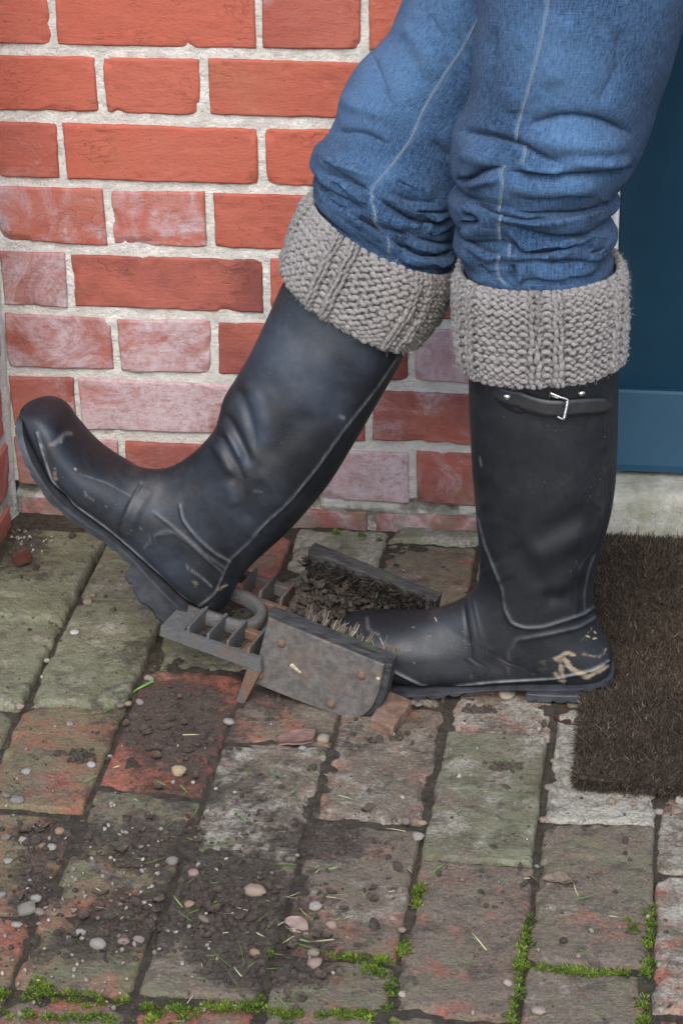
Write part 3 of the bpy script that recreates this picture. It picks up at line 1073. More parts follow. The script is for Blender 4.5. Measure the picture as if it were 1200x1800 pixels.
lineS = [Z5([(170, 780), (200, 900), (250, 1030), (290, 1130), (305, 1230), (340, 1300), (410, 1325), (500, 1320), (600, 1290), (700, 1255), (775, 1205)]),
         Z5([(325, 1560), (325, 1450), (360, 1390), (450, 1370), (560, 1350), (680, 1320), (770, 1265)]),
         Z5([(660, 1270), (665, 1150), (690, 1020), (750, 930), (795, 790), (808, 560), (815, 400), (816, 110)]),
         Z5([(705, 1230), (705, 1150), (725, 1040), (755, 960)])]
weltS = Z6b([(450, 490), (540, 535), (640, 580), (760, 597), (900, 580), (1020, 570)]) + Z5([(160, 1605), (300, 1595), (550, 1580), (740, 1540), (825, 1490)])
BS = sculpt(BS, [
    (Z5([(400, 900), (560, 830), (760, 730)]), 24, -.0030), (Z5([(420, 985), (560, 925), (740, 850)]), 22, .0028), (Z5([(330, 900), (420, 1020), (520, 1120)]), 22, -.0024),
    (Z5([(560, 1180), (620, 1080), (690, 990)]), 16, .0032), (Z5([(240, 1000), (300, 1100)]), 22, .002), (Z5([(180, 560), (200, 800)]), 24, -.0015), (Z5([(500, 1190), (640, 1140)]), 15, -.003)])
BS = sculpt(BS, [
    (lineS[0], 3.6, .0016, .03), (lineS[1], 3.6, .0013, .05), (lineS[2], 2.6, .0010, .03), (lineS[3], 2.4, .0009, .1), (weltS, 2.8, .0018, .02),
    (Z5([(92, 1160), (108, 1280), (125, 1400), (140, 1570)]), 3.2, -.0013, .04), (Z5([(120, 1170), (140, 1290), (160, 1420), (178, 1570)]), 6, .0011, .04), (Z5([(145, 1180), (170, 1300), (195, 1420), (212, 1560)]), 3, .0008, .04)])
V, F = grid_mesh_faces(BS, True, True)
mudS = paint(BS, [(Z5([(560, 1480), (620, 1450), (650, 1460)]), 6, .75), (Z5([(600, 1480), (640, 1530), (720, 1570), (810, 1520)]), 7, .8), (Z5([(560, 1560), (600, 1600), (580, 1480)]), 7, .62),
                  (Z5([(700, 1460), (780, 1470), (815, 1430)]), 5, .55), (Z5([(715, 1365), (725, 1368)]), 3, .95), (Z5([(755, 1345), (760, 1350)]), 2.6, .95), (Z5([(750, 1380), (762, 1378)]), 2.6, .95), (Z5([(680, 1400), (740, 1330)]), 3, .5), (Z5([(450, 1560), (520, 1500)]), 14, .3),
                  (Z6b([(580, 220), (592, 219)]), 1.5, .8), (Z6b([(720, 160), (730, 185)]), 1.5, .8), (Z6b([(322, 258), (325, 259)]), 1.3, .8), (Z6b([(588, 440), (590, 442)]), 1.4, .8), (Z6b([(686, 272), (688, 274)]), 1.4, .8)])
scuS = paint(BS, [(lineS[0], 2.2, .30), (lineS[1], 2.2, .20), (weltS, 1.8, .75), (lineS[3], 2, .2), (Z6b([(300, 165), (305, 230), (370, 265)]), 3, .35), (Z5([(180, 470), (185, 510)]), 2, .5)])
bloS = paint(BS, [(Z6b([(200, 250), (500, 420), (800, 300)]), 60, .55), (Z5([(0, 1350), (60, 1500)]), 40, .5)])
bootS = part('boot', V, F, M['rubber'], person, attrs={'mud': mudS, 'scuff': scuS, 'bloom': bloS})
bootS['label'] = 'black boot standing flat on the ground with buckled side strap'
treeS = bvh(BS)


def sole_mesh(cl, hw, z0, z1, frame, lip=0.0, n=90, lug=None):
    """sole as a closed block: cl = x stations (heel to toe), hw half widths, z0 / z1 lower and upper heights in the boot frame"""
    x = np.linspace(0, 1, n)
    t = np.linspace(0, 1, len(cl))
    A = catmull(np.stack([cl, hw, z0, z1], -1), n)
    O, ex, ey, ez = frame
    rows = []
    k = 15
    for i in range(n):
        xx, h, a, b = A[i]
        h = max(h, 0.0006)
        ring = []
        e = 0.0016
        pr = [(-1, a + (b - a) * 0.0), (-1, a + (b - a) * .12), (-1, a + (b - a) * .55), (-1, a + (b - a) * .62), (-1, b)]
        offs = [-0.0025, 0, 0, lip, lip]
        lo = lug(xx) if lug else 0.0
        pts = []
        for (s, z), of in zip(pr, offs):
            zz = z
            if z < a + (b - a) * .3:
                zz = z + lo
            pts.append((-(h + of), zz))
        pts = pts + [(p[0] * -1, p[1]) for p in pts[::-1]]
        rows.append([np.array(O) + np.array(ex) * xx + np.array(ey) * y + np.array(ez) * z for y, z in pts])
    P = np.array(rows)
    return grid_mesh_faces(P, True, True)


def lugs(xx):
    return 0.0028 if (xx * 1000) % 17 < 5 else 0.0


# standing sole: x runs from heel (+) to toe (-)
cl = np.array([.0175, .0165, .012, 0, -.02, -.05, -.08, -.11, -.14, -.17, -.20, -.225, -.245, -.262, -.274, -.281, -.2835])
hw = np.array([.001, .012, .023, .033, .0385, .039, .0370, .0370, .0400, .0445, .0480, .0490, .0475, .041, .030, .016, .001])
zlo = np.array([.018, .018, .018, .018, .018, .0175, .016, .013, .0065, .004, .0035, .004, .005, .007, .009, .011, .013])
zhi = -.0090 + np.array([.034, .034, .034, .033, .032, .029, .026, .0235, .0215, .0195, .0185, .019, .020, .0215, .0235, .026, .028])
V, F = sole_mesh(cl, hw, zlo - .001, zhi, ((0, YS, 0), (1, 0, 0), (0, 1, 0), (0, 0, 1)), .0018, lug=lugs)
part('sole', V, F, M['sole'], bootS, smooth=False)
hcl = np.array([.012, .011, .004, -.01, -.03, -.05, -.066, -.070])
hhw = np.array([.004, .014, .026, .0335, .0365, .037, .0365, .034])
V, F = sole_mesh(hcl, hhw, np.full(8, .0012) + np.array([.006, .004, .001, 0, 0, 0, 0, .002]), np.full(8, .0178), ((0, YS, 0), (1, 0, 0), (0, 1, 0), (0, 0, 1)), -.001, n=30, lug=lambda x: .0025 if (x * 1000) % 15 < 4 else 0)
part('heel', V, F, M['sole'], bootS, smooth=False)


# strap and buckle on the calf of the standing boot
def strap_strip(pts, hwid, off, thick, tree, n=40, tip=None):
    c = catmull(np.asarray(pts, float), n) if len(pts) > 2 else resample(np.asarray(pts, float), n)
    top, bot = [], []
    offs = np.interp(np.linspace(0, 1, n), np.linspace(0, 1, len(off)), off) if hasattr(off, '__len__') else np.full(n, off)
    hws = np.interp(np.linspace(0, 1, n), np.linspace(0, 1, len(hwid)), hwid) if hasattr(hwid, '__len__') else np.full(n, hwid)
    rows = []
    for i in range(n):
        r = []
        for s in (-1, -.5, 0, .5, 1):
            q, nn = on(tree, c[i, 0], c[i, 1] + s * hws[i], 0)
            if q is None:
                q, nn = rows[-1][0][:2] if rows else (None, None)
            r.append((q, nn))
        rows.append(r)
    ring = []
    for i, r in enumerate(rows):
        up = [q + nn * (offs[i] + thick) for q, nn in r]
        lo = [q + nn * offs[i] for q, nn in r]
        ring.append(up + lo[::-1])
    return grid_mesh_faces(np.array(ring), True, True)


Z4 = lambda p: sp(p, 850, 640, .21667)
V, F = strap_strip(Z4([(95, 210), (180, 255), (280, 290), (390, 330)]), [14, 21, 23, 10], .0002, .0016, treeS)
part('strap_base', V, F, M['leather'], bootS)
V, F = strap_strip(Z4([(140, 235), (220, 265), (300, 278)]), [13, 14, 14.5], .0018, .0018, treeS)
part('strap_loop', V, F, M['leather'], bootS)
V, F = strap_strip(Z4([(290, 275), (400, 315), (520, 335), (620, 335), (760, 328), (900, 327), (960, 327), (1012, 327)]), [15, 15, 14.5, 14, 14, 14, 12, .8], [.0022, .004, .0065, .007, .0055, .004, .003, .0025], .0018, treeS, 60)
part('strap', V, F, M['leather'], bootS)


def rivet(p, n, r, mat, parent, name='rivet'):
    n = n / np.linalg.norm(n)
    a = np.cross(n, [0, 0, 1.0])
    a /= np.linalg.norm(a)
    b = np.cross(n, a)
    rows = []
    for rr, h in ((1.0, 0), (1.0, .35), (.85, .62), (.5, .8), (.05, .86)):
        th = np.linspace(0, 2 * math.pi, 14, endpoint=False)
        rows.append([p + r * rr * (math.cos(t) * a + math.sin(t) * b) + n * h * r for t in th])
    V, F = grid_mesh_faces(np.array(rows), True, True)
    return part(name, V, F, mat, parent)


for q, of in (((200, 255), .0036), ((785, 235), .0012)):
    (qx, qy), = Z4([q])
    P_, n_ = on(treeS, qx, qy, of)
    rivet(P_, n_, .0036, M['metal'], bootS)
bp = [on(treeS, *Z4([q])[0], of)[0] for q, of in (((538, 205), .0095), ((600, 230), .0112), ((655, 254), .0118), ((646, 310), .0122), ((630, 395), .0118), ((620, 410), .0108), ((560, 392), .0050), ((512, 376), .0030), ((520, 300), .0030), ((532, 215), .0070))]
V, F = tube(catmull(np.array(bp + bp[:1]), 90)[:-1], .00125, 8, closed=True)
part('buckle', V, F, M['metal'], bootS)
rp = resample(np.array(bp[2:5]), 14)
items = []
for i in range(13):
    items.append(tube(np.array([rp[i] + (rp[i + 1] - rp[i]) * .15, rp[i] + (rp[i + 1] - rp[i]) * .75]), .0020, 8))
V, F = merge(items)
part('buckle_roller', V, F, M['metal'], bootS)
bp = [on(treeS, *Z4([q])[0], of)[0] for q, of in (((545, 250), .003), ((590, 258), .005), ((640, 250), .006))]
V, F = tube(np.array(bp), .0012, 8)
part('buckle_tongue', V, F, M['metal'], bootS)

# ---- lifted boot
YL = -0.318
solepx = [(372, 1086), (364, 1082), (352, 1074), (328, 1062), (287, 1024), (241, 973), (218, 951), (195, 932), (154, 902), (110, 866), (85, 836), (68, 808), (57, 782), (51, 757), (49, 738), (52, 726)]
botpx = [(356, 1098), (345, 1097), (332, 1092), (306, 1074), (266, 1034), (224, 991), (200, 970), (177, 951), (137, 926), (91, 888), (63, 850), (44, 817), (32, 785), (27, 760), (28, 740), (38, 728)]
solw = [.002, .022, .034, .0395, .0395, .0385, .0395, .0420, .0470, .0495, .0495, .0470, .0400, .0300, .0180, .002]
_a, _b = np.array(solepx, float), np.array(botpx, float)


def below(b, near, f=.42):
    # the upper runs on past the welt ridge down to the sole
    i = int(np.argmin(np.hypot(_a[:, 0] - b[0], _a[:, 1] - b[1])))
    v = (_b[i] - _a[i]) * f * (1 if near > .75 else 0)
    return b[0] + v[0], b[1] + v[1]




def SL(f, b, w, nt=2.0, nb=2.0, Y=YL, near=0.0, drop=0.0):
    Fp = at_y(f[0], f[1], Y + 0.35 * w * 0)
    b = below(b, near)
    Bp = at_y(b[0], b[1], Y - near * w)
    Bp = np.array([Bp[0], Y, Bp[2]])
    return (tuple(Fp), tuple(Bp), w, nt, nb)


ys = lambda a: -0.285 + (-0.318 + 0.285) * a
st = [SL((522, 440), (734, 566), .060, Y=ys(-.1)), SL((508, 472), (718, 606), .060, Y=ys(0)), SL((492, 507), (699, 646), .060, Y=ys(.1)), SL((470, 558), (668, 700), .059, Y=ys(.3)), SL((443, 615), (626, 772), .058, Y=ys(.5)), SL((418, 660), (583, 842), .056, Y=ys(.65)),
      SL((396, 695), (540, 896), .053, Y=ys(.8)), SL((387, 722), (505, 934), .050, Y=ys(.9)), SL((380, 748), (473, 963), .047), SL((366, 770), (446, 988), .0445), SL((347, 790), (427, 1010), .0425), SL((327, 806), (414, 1033), .041, 2, 2.1),
      SL((308, 818), (402, 1056), .0395, 2, 2.3), SL((290, 825), (378, 1076), .0385, 2, 4.0, near=.5), SL((274, 827), (338, 1062), .0370, 2, 4.8, near=1), SL((256, 827), (292, 1019), .0360, 2.1, 5.0, near=1), SL((236, 824), (248, 978), .0375, 2.1, 5.0, near=1), SL((212, 815), (206, 941), .0415, 2.2, 4.8, near=1),
      SL((188, 803), (170, 914), .0445, 2.2, 4.6, near=1), SL((166, 788), (140, 892), .0460, 2.2, 4.4, near=1), SL((148, 772), (118, 868), .0460, 2.3, 4.4, near=1), SL((134, 757), (100, 852), .0462, 2.5, 4.4, near=1), SL((122, 743), (86, 834), .0455, 2.6, 4.4, near=1), SL((113, 728), (73, 813), .0435, 2.7, 4.4, near=1), SL((102, 718), (63, 791), .0405, 2.7, 4.0, near=1),
      SL((90, 712), (54, 769), .0360, 2.7, 4.0, near=1), SL((77, 709), (47, 750), .0300, 2.6, 3.0, near=1), SL((63, 710), (41, 735), .0220, 2.4, 2.6, near=.9), SL((51, 714), (40, 724), .0120, 2.4, 2.4, near=.8), SL((45, 719), (42, 722), .002, 2, 2)]
BL = loft(st, 430, 230)
Q3 = lambda p: sp(p, 380, 450, .31667)
Q2 = lambda p: sp(p, 0, 680, .38333)
BL = sculpt(BL, [
    (Q3([(20, 850), (90, 950), (150, 1070), (195, 1180)]), 9, -.0040), (Q3([(40, 950), (100, 1050), (150, 1150)]), 6, .0028), (Q3([(90, 700), (160, 830), (205, 980), (215, 1110)]), 8, -.0030), (Q3([(130, 650), (230, 800), (260, 1000)]), 12, .0024),
    (Q3([(0, 960), (60, 1070), (120, 1180), (170, 1260)]), 8, -.0026), (Q3([(-30, 1010), (40, 1120), (100, 1230)]), 9, .0026), (Q3([(250, 1150), (400, 1000), (560, 860)]), 26, -.003), (Q3([(300, 700), (500, 600), (700, 620)]), 32, .002), (Q3([(120, 1200), (160, 1350), (170, 1500)]), 12, -.0022),
    (Q3([(60, 1250), (110, 1400)]), 12, .0018), (Q3([(700, 700), (640, 850), (600, 960)]), 22, -.002), (Q3([(220, 1180), (320, 1300), (380, 1400)]), 14, .002)])
lineL = [Q3([(1010, 560), (930, 680), (850, 790), (700, 980), (550, 1190), (400, 1370), (280, 1480), (200, 1560)]), Q2([(1180, 680), (1060, 790), (1030, 850), (985, 950), (905, 1012)]),
         Q2([(825, 540), (840, 610), (900, 690), (980, 760), (1060, 805)]), Q2([(700, 570), (850, 690), (940, 770), (1030, 830)]), Q2([(660, 740), (720, 680), (800, 670), (870, 720), (960, 800), (1020, 850)])]
weltL = Q2([(170, 210), (195, 300), (240, 430), (340, 540), (480, 640), (600, 740), (720, 850), (810, 940), (905, 1018)])
BL = sculpt(BL, [(lineL[0], 2.8, .0014, .02), (lineL[1], 2.8, .0012, .05), (lineL[2], 3.0, .0014, .05), (lineL[3], 2.8, .0009, .1), (lineL[4], 3, .0012, .1), (weltL, 2.6, .0018, .02),
                 (Q2([(650, 440), (590, 550), (555, 650), (560, 700)]), 3.2, -.0012, .05), (Q2([(690, 470), (630, 580), (595, 690)]), 7, .0010, .05)])
V, F = grid_mesh_faces(BL, True, True)
scuL = paint(BL, [(lineL[0], 1.8, .45), (weltL, 1.7, .8), (lineL[2], 2.0, .35), (lineL[1], 2.0, .35), (lineL[3], 1.8, .3), (lineL[4], 2, .25), (Q2([(390, 480), (400, 500), (430, 518)]), 1.4, .5), (Q2([(370, 400), (490, 440), (600, 500)]), 1.6, .3), (Q3([(675, 890), (710, 900)]), 1.5, .6),
                  (Q2([(860, 830), (920, 870), (970, 915)]), 1.6, .6), (Q2([(250, 260), (300, 215), (325, 215)]), 4, .5), (Q3([(210, 1305), (260, 1310)]), 1.5, .4)])
mudL = paint(BL, [(Q2([(250, 380), (255, 420)]), 7, .55), (Q2([(485, 550), (490, 556)]), 3, .8), (Q2([(235, 265), (280, 250)]), 8, .5), (Q2([(890, 900), (900, 905)]), 7, .6), (Q2([(1000, 930), (1040, 910)]), 4, .7), (Q2([(345, 375), (350, 380)]), 3, .7), (Q2([(870, 765), (880, 768)]), 3, .7), (Q2([(690, 850), (740, 880), (800, 950)]), 8, .42), (Q2([(640, 640), (650, 650)]), 3, .5)])
bloL = paint(BL, [(Q3([(300, 450), (450, 600), (560, 700)]), 75, .95), (Q3([(200, 800), (250, 1000)]), 22, .9), (Q3([(100, 1050), (170, 1160)]), 14, .9), (Q3([(500, 350), (800, 560)]), 40, .7), (Q3([(60, 1350), (150, 1500), (300, 1350)]), 42, .6), (Q2([(560, 520), (760, 560), (900, 640)]), 40, .55), (Q2([(640, 700), (800, 850)]), 40, .5),
                  (Q2([(240, 250), (330, 420), (450, 470)]), 25, .5)])
bootL = part('boot', V, F, M['rubber_bloom'], person, attrs={'mud': mudL, 'scuff': scuL, 'bloom': bloL})
bootL['label'] = 'scuffed black boot lifted toe-up with its heel in the boot jack'
treeL = bvh(BL)
# its sole follows the lower edge of the upper
solepx = [tuple(q) for q in _a + .42 * (_b - _a)]
rows = []
for k, (a, b, w) in enumerate(zip(solepx, botpx, solw)):
    pa, pb = at_y(*a, YL - w), at_y(*b, YL - w)
    rows.append([pa[0], pa[2], pb[0], pb[2], w])
A = catmull(np.array(rows), 110)
P = []
for i, (ax_, az_, bx_, bz_, w) in enumerate(A):
    lo = 0.14 if (i % 7 < 2 and 30 < i < 100) else 0.0
    w = max(w, .0005)
    prf = [(1.0 - lo, .94), (1.0 - lo, 1.0 - .02), (.42, 1.0), (.36, 1.05), (0, 1.05)]
    pts = [(q[0], -w * q[1]) for q in prf]
    pts = pts + [(q[0], w * q[1]) for q in prf[::-1]]
    P.append([(ax_ + (bx_ - ax_) * t, YL + yy, az_ + (bz_ - az_) * t) for t, yy in pts])
V, F = grid_mesh_faces(np.array(P), True, True)
part('sole', V, F, M['sole'], bootL, smooth=False)
hp = [((356, 1098), (342, 1136)), ((345, 1098), (330, 1134)), ((332, 1093), (315, 1126)), ((306, 1075), (287, 1105)), ((268, 1037), (250, 1074)), ((246, 1014), (233, 1048)), ((236, 1004), (224, 1034)), ((228, 998), (215, 1025))]
hwid = [.012, .024, .034, .0375, .0375, .037, .0365, .034]
P = []
for i, row in enumerate(catmull(np.array([[*at_y(*a, YL - .043)[[0, 2]], *at_y(*b, YL - .043)[[0, 2]], w] for (a, b), w in zip(hp, hwid)]), 36)):
    x0, z0, x1, z1, w = row
    lo = .12 if i % 9 < 3 else 0
    P.append([(x0 + (x1 - x0) * t, YL + s * w, z0 + (z1 - z0) * t) for t, s in ((0, -1), (.85 - lo, -1), (1 - lo, -.93), (1 - lo, .93), (.85 - lo, 1), (0, 1))])
V, F = grid_mesh_faces(np.array(P), True, True)
part('heel', V, F, M['sole'], bootL, smooth=False)
# sliver of a white and red label on the shin, just under the cuff
lm = m_simple('white_label_print', (0.72, 0.70, 0.69), (0.78, 0.76, 0.75), 30, 0.5, 0.4, 0.0001)
lr = m_simple('red_label_print', (0.50, 0.02, 0.03), (0.55, 0.03, 0.04), 30, 0.5, 0.4, 0.0001)
for nm, mt, c, wz, off in (('label', lr, (505, 481), (.016, .020), .0006), ('label', lm, (505, 481), (.0135, .016), .0012)):
    i0 = int(np.argmin(np.abs(project(BL[:, 0])[:, 1] - c[1])))
    idx = range(i0 - 14, i0 + 8) if mt is lr else range(i0 - 11, i0 + 5)
    jj = range(-7, 12) if mt is lr else range(-5, 10)
    Pn = outward(BL)
    Q = np.array([[BL[i, j % 230] + Pn[i, j % 230] * off for j in jj] for i in idx])
    f = gfaces(*Q.shape[:2])
    part(nm, Q.reshape(-1, 3), f if np.cross(Q[1, 0] - Q[0, 0], Q[0, 1] - Q[0, 0]) @ Pn[i0, 0] > 0 else f[:, ::-1], mt, bootL)

# ---- jeans: two legs and hips, one garment
def SJ(l, r, Y, b, nt=2.2, nb=2.2):
    return (tuple(at_y(*l, Y)), tuple(at_y(*r, Y)), b, nt, nb)


st = [SJ((850, 560), (1048, 560), YS, .056), SJ((842, 525), (1058, 525), YS, .062), SJ((828, 492), (1078, 492), YS, .0685), SJ((814, 464), (1080, 466), YS, .0725), SJ((806, 442), (1072, 446), YS, .070), SJ((795, 424), (1082, 424), YS, .075), SJ((796, 406), (1083, 408), YS, .074), SJ((811, 390), (1069, 384), YS, .069),
      SJ((797, 376), (1070, 374), YS, .071), SJ((788, 355), (1087, 356), YS, .076), SJ((792, 337), (1080, 339), YS, .075), SJ((813, 320), (1092, 326), YS, .072), SJ((796, 303), (1112, 302), YS, .078), SJ((793, 280), (1123, 278), YS, .082), SJ((794, 255), (1134, 255), YS, .084), SJ((798, 222), (1144, 222), YS, .083), SJ((816, 190), (1150, 198), YS, .081),
      SJ((826, 160), (1161, 165), YS, .081), SJ((830, 120), (1176, 125), YS, .083), SJ((834, 80), (1189, 80), YS, .085), SJ((838, 40), (1202, 40), YS, .087), SJ((842, -10), (1216, -10), YS, .089), SJ((843, -80), (1232, -80), YS + .003, .091), SJ((842, -160), (1246, -160), YS + .006, .093), SJ((838, -240), (1258, -240), YS + .012, .093)]
JS = loft(st, 420, 320)


def cloth(P, seed, amp=.0016, vs=26, us=5):
    """small sideways wrinkles all round"""
    n, m = P.shape[:2]
    N = outward(P)
    s = np.concatenate([[0], np.cumsum(np.linalg.norm(np.diff(P.mean(1), axis=0), axis=1))])
    th = np.linspace(0, 2 * math.pi, m, endpoint=False)
    S = np.stack([np.repeat(np.cos(th)[None], n, 0) * us * .35, np.repeat(np.sin(th)[None], n, 0) * us * .35, np.repeat((s * vs)[:, None], m, 1) + seed], -1)
    k = fbm(S, 3)
    low = sstep(.17, .07, s)[:, None]
    S2 = np.stack([np.repeat(np.cos(th)[None], n, 0) * 1.5 + .25 * k, np.repeat(np.sin(th)[None], n, 0) * 1.5, np.repeat((s * 46)[:, None], m, 1) + seed + 20 + .5 * k], -1)
    rd = np.abs(fbm(S2, 2)) * 2 - .5
    rd = rd + .35 * (np.abs(fbm(S2 * np.array([1.6, 1.6, 2.3]) + 31, 2)) * 2 - .5)
    return P + N * (amp * k + .0034 * rd * low)[..., None], s


J5 = lambda p: sp(p, 780, 180, .30833)
JS, sS = cloth(JS, 3)
JS = sculpt(JS, [   # dark valleys and the rolls between them, as drawn in the photograph
    (J5([(60, 165), (180, 170), (330, 205), (430, 235), (540, 290), (680, 355)]), 8, -.0052), (J5([(360, 390), (480, 405), (660, 412), (860, 400), (1080, 375)]), 7, -.0070), (J5([(430, 365), (560, 380), (690, 385)]), 5, .0030),
    (J5([(460, 140), (600, 95), (720, 80), (900, 110), (1080, 190)]), 13, -.0045), (J5([(480, 215), (700, 235), (900, 240), (1090, 230)]), 18, .0045), (J5([(700, 330), (900, 340), (1080, 320)]), 10, .0035), (J5([(90, 280), (200, 300), (330, 330)]), 16, .004),
    (J5([(60, 445), (150, 435), (230, 385), (330, 365)]), 6, -.0065), (J5([(130, 470), (250, 440), (330, 420)]), 8, .003), (J5([(300, 470), (600, 480), (900, 470)]), 15, .0035), (J5([(440, 535), (600, 540), (720, 520), (850, 540)]), 6, -.003),
    (J5([(170, 575), (250, 610), (330, 640), (470, 665), (600, 650)]), 5, -.0062), (J5([(380, 635), (560, 625), (760, 620), (920, 590)]), 6, -.0035), (J5([(200, 600), (280, 640), (420, 665), (600, 680), (780, 660), (960, 600)]), 6, .0038), (J5([(880, 580), (950, 570)]), 4, -.003),
    (J5([(100, 640), (150, 650), (190, 672), (160, 690), (100, 690)]), 6, -.0075, .1), (J5([(380, 700), (520, 735), (680, 760), (860, 750)]), 7, -.0060), (J5([(340, 690), (430, 770), (560, 800), (700, 790), (860, 780), (960, 750)]), 7, .0035),
    (J5([(70, 740), (160, 790), (260, 845), (350, 870)]), 5, -.0035), (J5([(380, 800), (470, 835), (560, 850), (680, 830), (730, 810)]), 5, -.0062), (J5([(100, 800), (230, 870), (330, 880), (560, 880), (760, 850)]), 6, .0034), (J5([(830, 860), (920, 830)]), 4, -.0045), (J5([(790, 890), (900, 870)]), 5, .002),
    (J5([(560, 910), (680, 905), (800, 910)]), 7, -.0042), (J5([(390, 920), (400, 1020)]), 9, -.0045), (J5([(440, 930), (430, 1030)]), 6, .0035), (J5([(480, 960), (620, 975), (800, 950), (900, 910)]), 8, .003), (J5([(200, 920), (270, 990)]), 6, -.003),
    ([(1000, 20), (985, 90), (960, 160)], 26, .0030), ([(1090, 40), (1080, 130), (1040, 190)], 24, -.0028), ([(870, 40), (862, 120), (850, 190)], 16, -.0025), ([(900, 150), (905, 200)], 16, .002)], 1, 2.0, True)
seamS = [J5([(465, -180), (462, -90), (462, 0), (440, 60), (415, 130), (402, 200), (412, 225)]), J5([(462, 245), (455, 300), (440, 345)]), J5([(345, 362), (325, 400), (330, 480), (320, 560), (312, 620)]), J5([(325, 645), (310, 690), (312, 760), (320, 790)]), J5([(372, 810), (368, 870)]), J5([(312, 880), (300, 930), (312, 1000), (345, 1035)])]
seamS[0] = [(968, 0 - 60), (962, 0), (952, 60), (935, 130), (918, 190), (908, 225), (906, 247)]
JS = sculpt(JS, [(s, 2.6, .0009, .02) for s in seamS] + [([(x + 5, y) for x, y in s], 2.4, -.0013, .02) for s in seamS])
U = np.repeat(np.linspace(0, .52, 320, endpoint=False)[None], 420, 0)
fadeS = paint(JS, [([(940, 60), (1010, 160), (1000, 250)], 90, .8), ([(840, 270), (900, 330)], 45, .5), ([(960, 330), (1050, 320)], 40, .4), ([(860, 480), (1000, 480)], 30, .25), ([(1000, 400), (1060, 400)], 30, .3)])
semS = paint(JS, [(s, 3.0, 1.0) for s in seamS])

st = [SJ((600, 446), (752, 520), -.272, .056), SJ((588, 410), (772, 498), -.268, .062), SJ((575, 378), (788, 482), -.262, .068), SJ((566, 352), (800, 462), -.255, .067), SJ((552, 328), (808, 446), -.252, .072), SJ((551, 306), (812, 432), -.249, .073), SJ((560, 291), (815, 415), -.246, .072), SJ((546, 270), (822, 396), -.242, .077),
      SJ((566, 246), (832, 366), -.237, .076), SJ((590, 212), (850, 326), -.230, .075), SJ((598, 176), (868, 290), -.224, .075), SJ((606, 152), (880, 264), -.220, .075), SJ((630, 112), (906, 224), -.214, .076), SJ((656, 88), (930, 196), -.209, .077), SJ((682, 60), (952, 166), -.205, .078), SJ((700, 20), (972, 126), -.200, .080),
      SJ((712, -10), (990, 92), -.197, .081), SJ((742, -80), (1030, 18), -.190, .084), SJ((778, -160), (1080, -70), -.185, .087), SJ((814, -240), (1140, -160), -.182, .090)]
JL = loft(st, 380, 300)
JL, sL = cloth(JL, 9)
J4 = lambda p: sp(p, 530, 240, .25)
Z3 = lambda p: sp(p, 500, 0, .58333)
JL = sculpt(JL, [
    (J4([(110, 215), (200, 250), (330, 300), (450, 370), (490, 400)]), 6, -.0050), (J4([(70, 120), (180, 180), (330, 230), (480, 290)]), 10, .0038), (J4([(120, 330), (220, 390), (330, 450), (470, 520)]), 5, -.0032), (J4([(200, 290), (330, 370), (430, 450), (490, 480)]), 6, .0034), (J4([(150, 370), (250, 450), (330, 500)]), 5, .0022), (J4([(130, 350), (200, 420), (270, 480)]), 4, -.0025),
    (J4([(380, 565), (450, 590), (530, 640), (560, 660)]), 5, -.0075), (J4([(300, 520), (400, 610), (520, 690), (600, 750)]), 7, .0032),
    (J4([(520, 430), (620, 490), (740, 560), (830, 600), (950, 605), (1060, 585)]), 5, -.0075), (J4([(530, 400), (640, 480), (760, 535), (900, 555), (1040, 545)]), 5, .0045), (J4([(780, 520), (900, 530), (1040, 525)]), 4, -.0045), (J4([(560, 570), (680, 600), (800, 625), (950, 630), (1080, 600)]), 7, .0038),
    (J4([(640, 735), (740, 780), (840, 825), (950, 830), (1090, 800)]), 5, -.0070), (J4([(590, 690), (700, 700), (740, 720)]), 8, .0035), (J4([(560, 650), (650, 660), (740, 680)]), 5, -.003), (J4([(690, 840), (800, 870), (950, 880), (1090, 850)]), 6, .0038), (J4([(800, 700), (950, 740), (1080, 740)]), 10, -.0022),
    (J4([(600, 240), (760, 330), (960, 400)]), 18, .0030), (J4([(580, 380), (720, 440), (960, 470)]), 8, -.0025), (Z3([(260, 160), (300, 260), (320, 340)]), 14, -.0025), (Z3([(170, 290), (240, 330), (330, 350)]), 14, .0035), (Z3([(140, 400), (230, 400), (320, 440)]), 10, -.003), (Z3([(350, 60), (420, 150), (430, 250)]), 16, .0028), (Z3([(430, 40), (480, 120)]), 14, -.002),
    (Z3([(440, 420), (500, 480)]), 14, -.003)], 1, 2.0, True)
seamL = [[(850, 8), (841, 30), (815, 82), (780, 134), (745, 192), (722, 245), (700, 276), (678, 303), (660, 324), (652, 340)], J4([(490, 390), (500, 430), (488, 470)]), J4([(505, 490), (520, 550), (515, 600), (545, 640)]), J4([(610, 715), (618, 760), (612, 820)])]
JL = sculpt(JL, [(s, 2.6, .0009, .02) for s in seamL] + [([(x + 4, y + 2.5) for x, y in s], 2.4, -.0015, .02) for s in seamL])
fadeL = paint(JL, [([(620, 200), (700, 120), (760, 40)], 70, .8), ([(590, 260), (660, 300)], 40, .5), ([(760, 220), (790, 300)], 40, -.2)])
semL = paint(JL, [(s, 3.0, 1.0) for s in seamL])
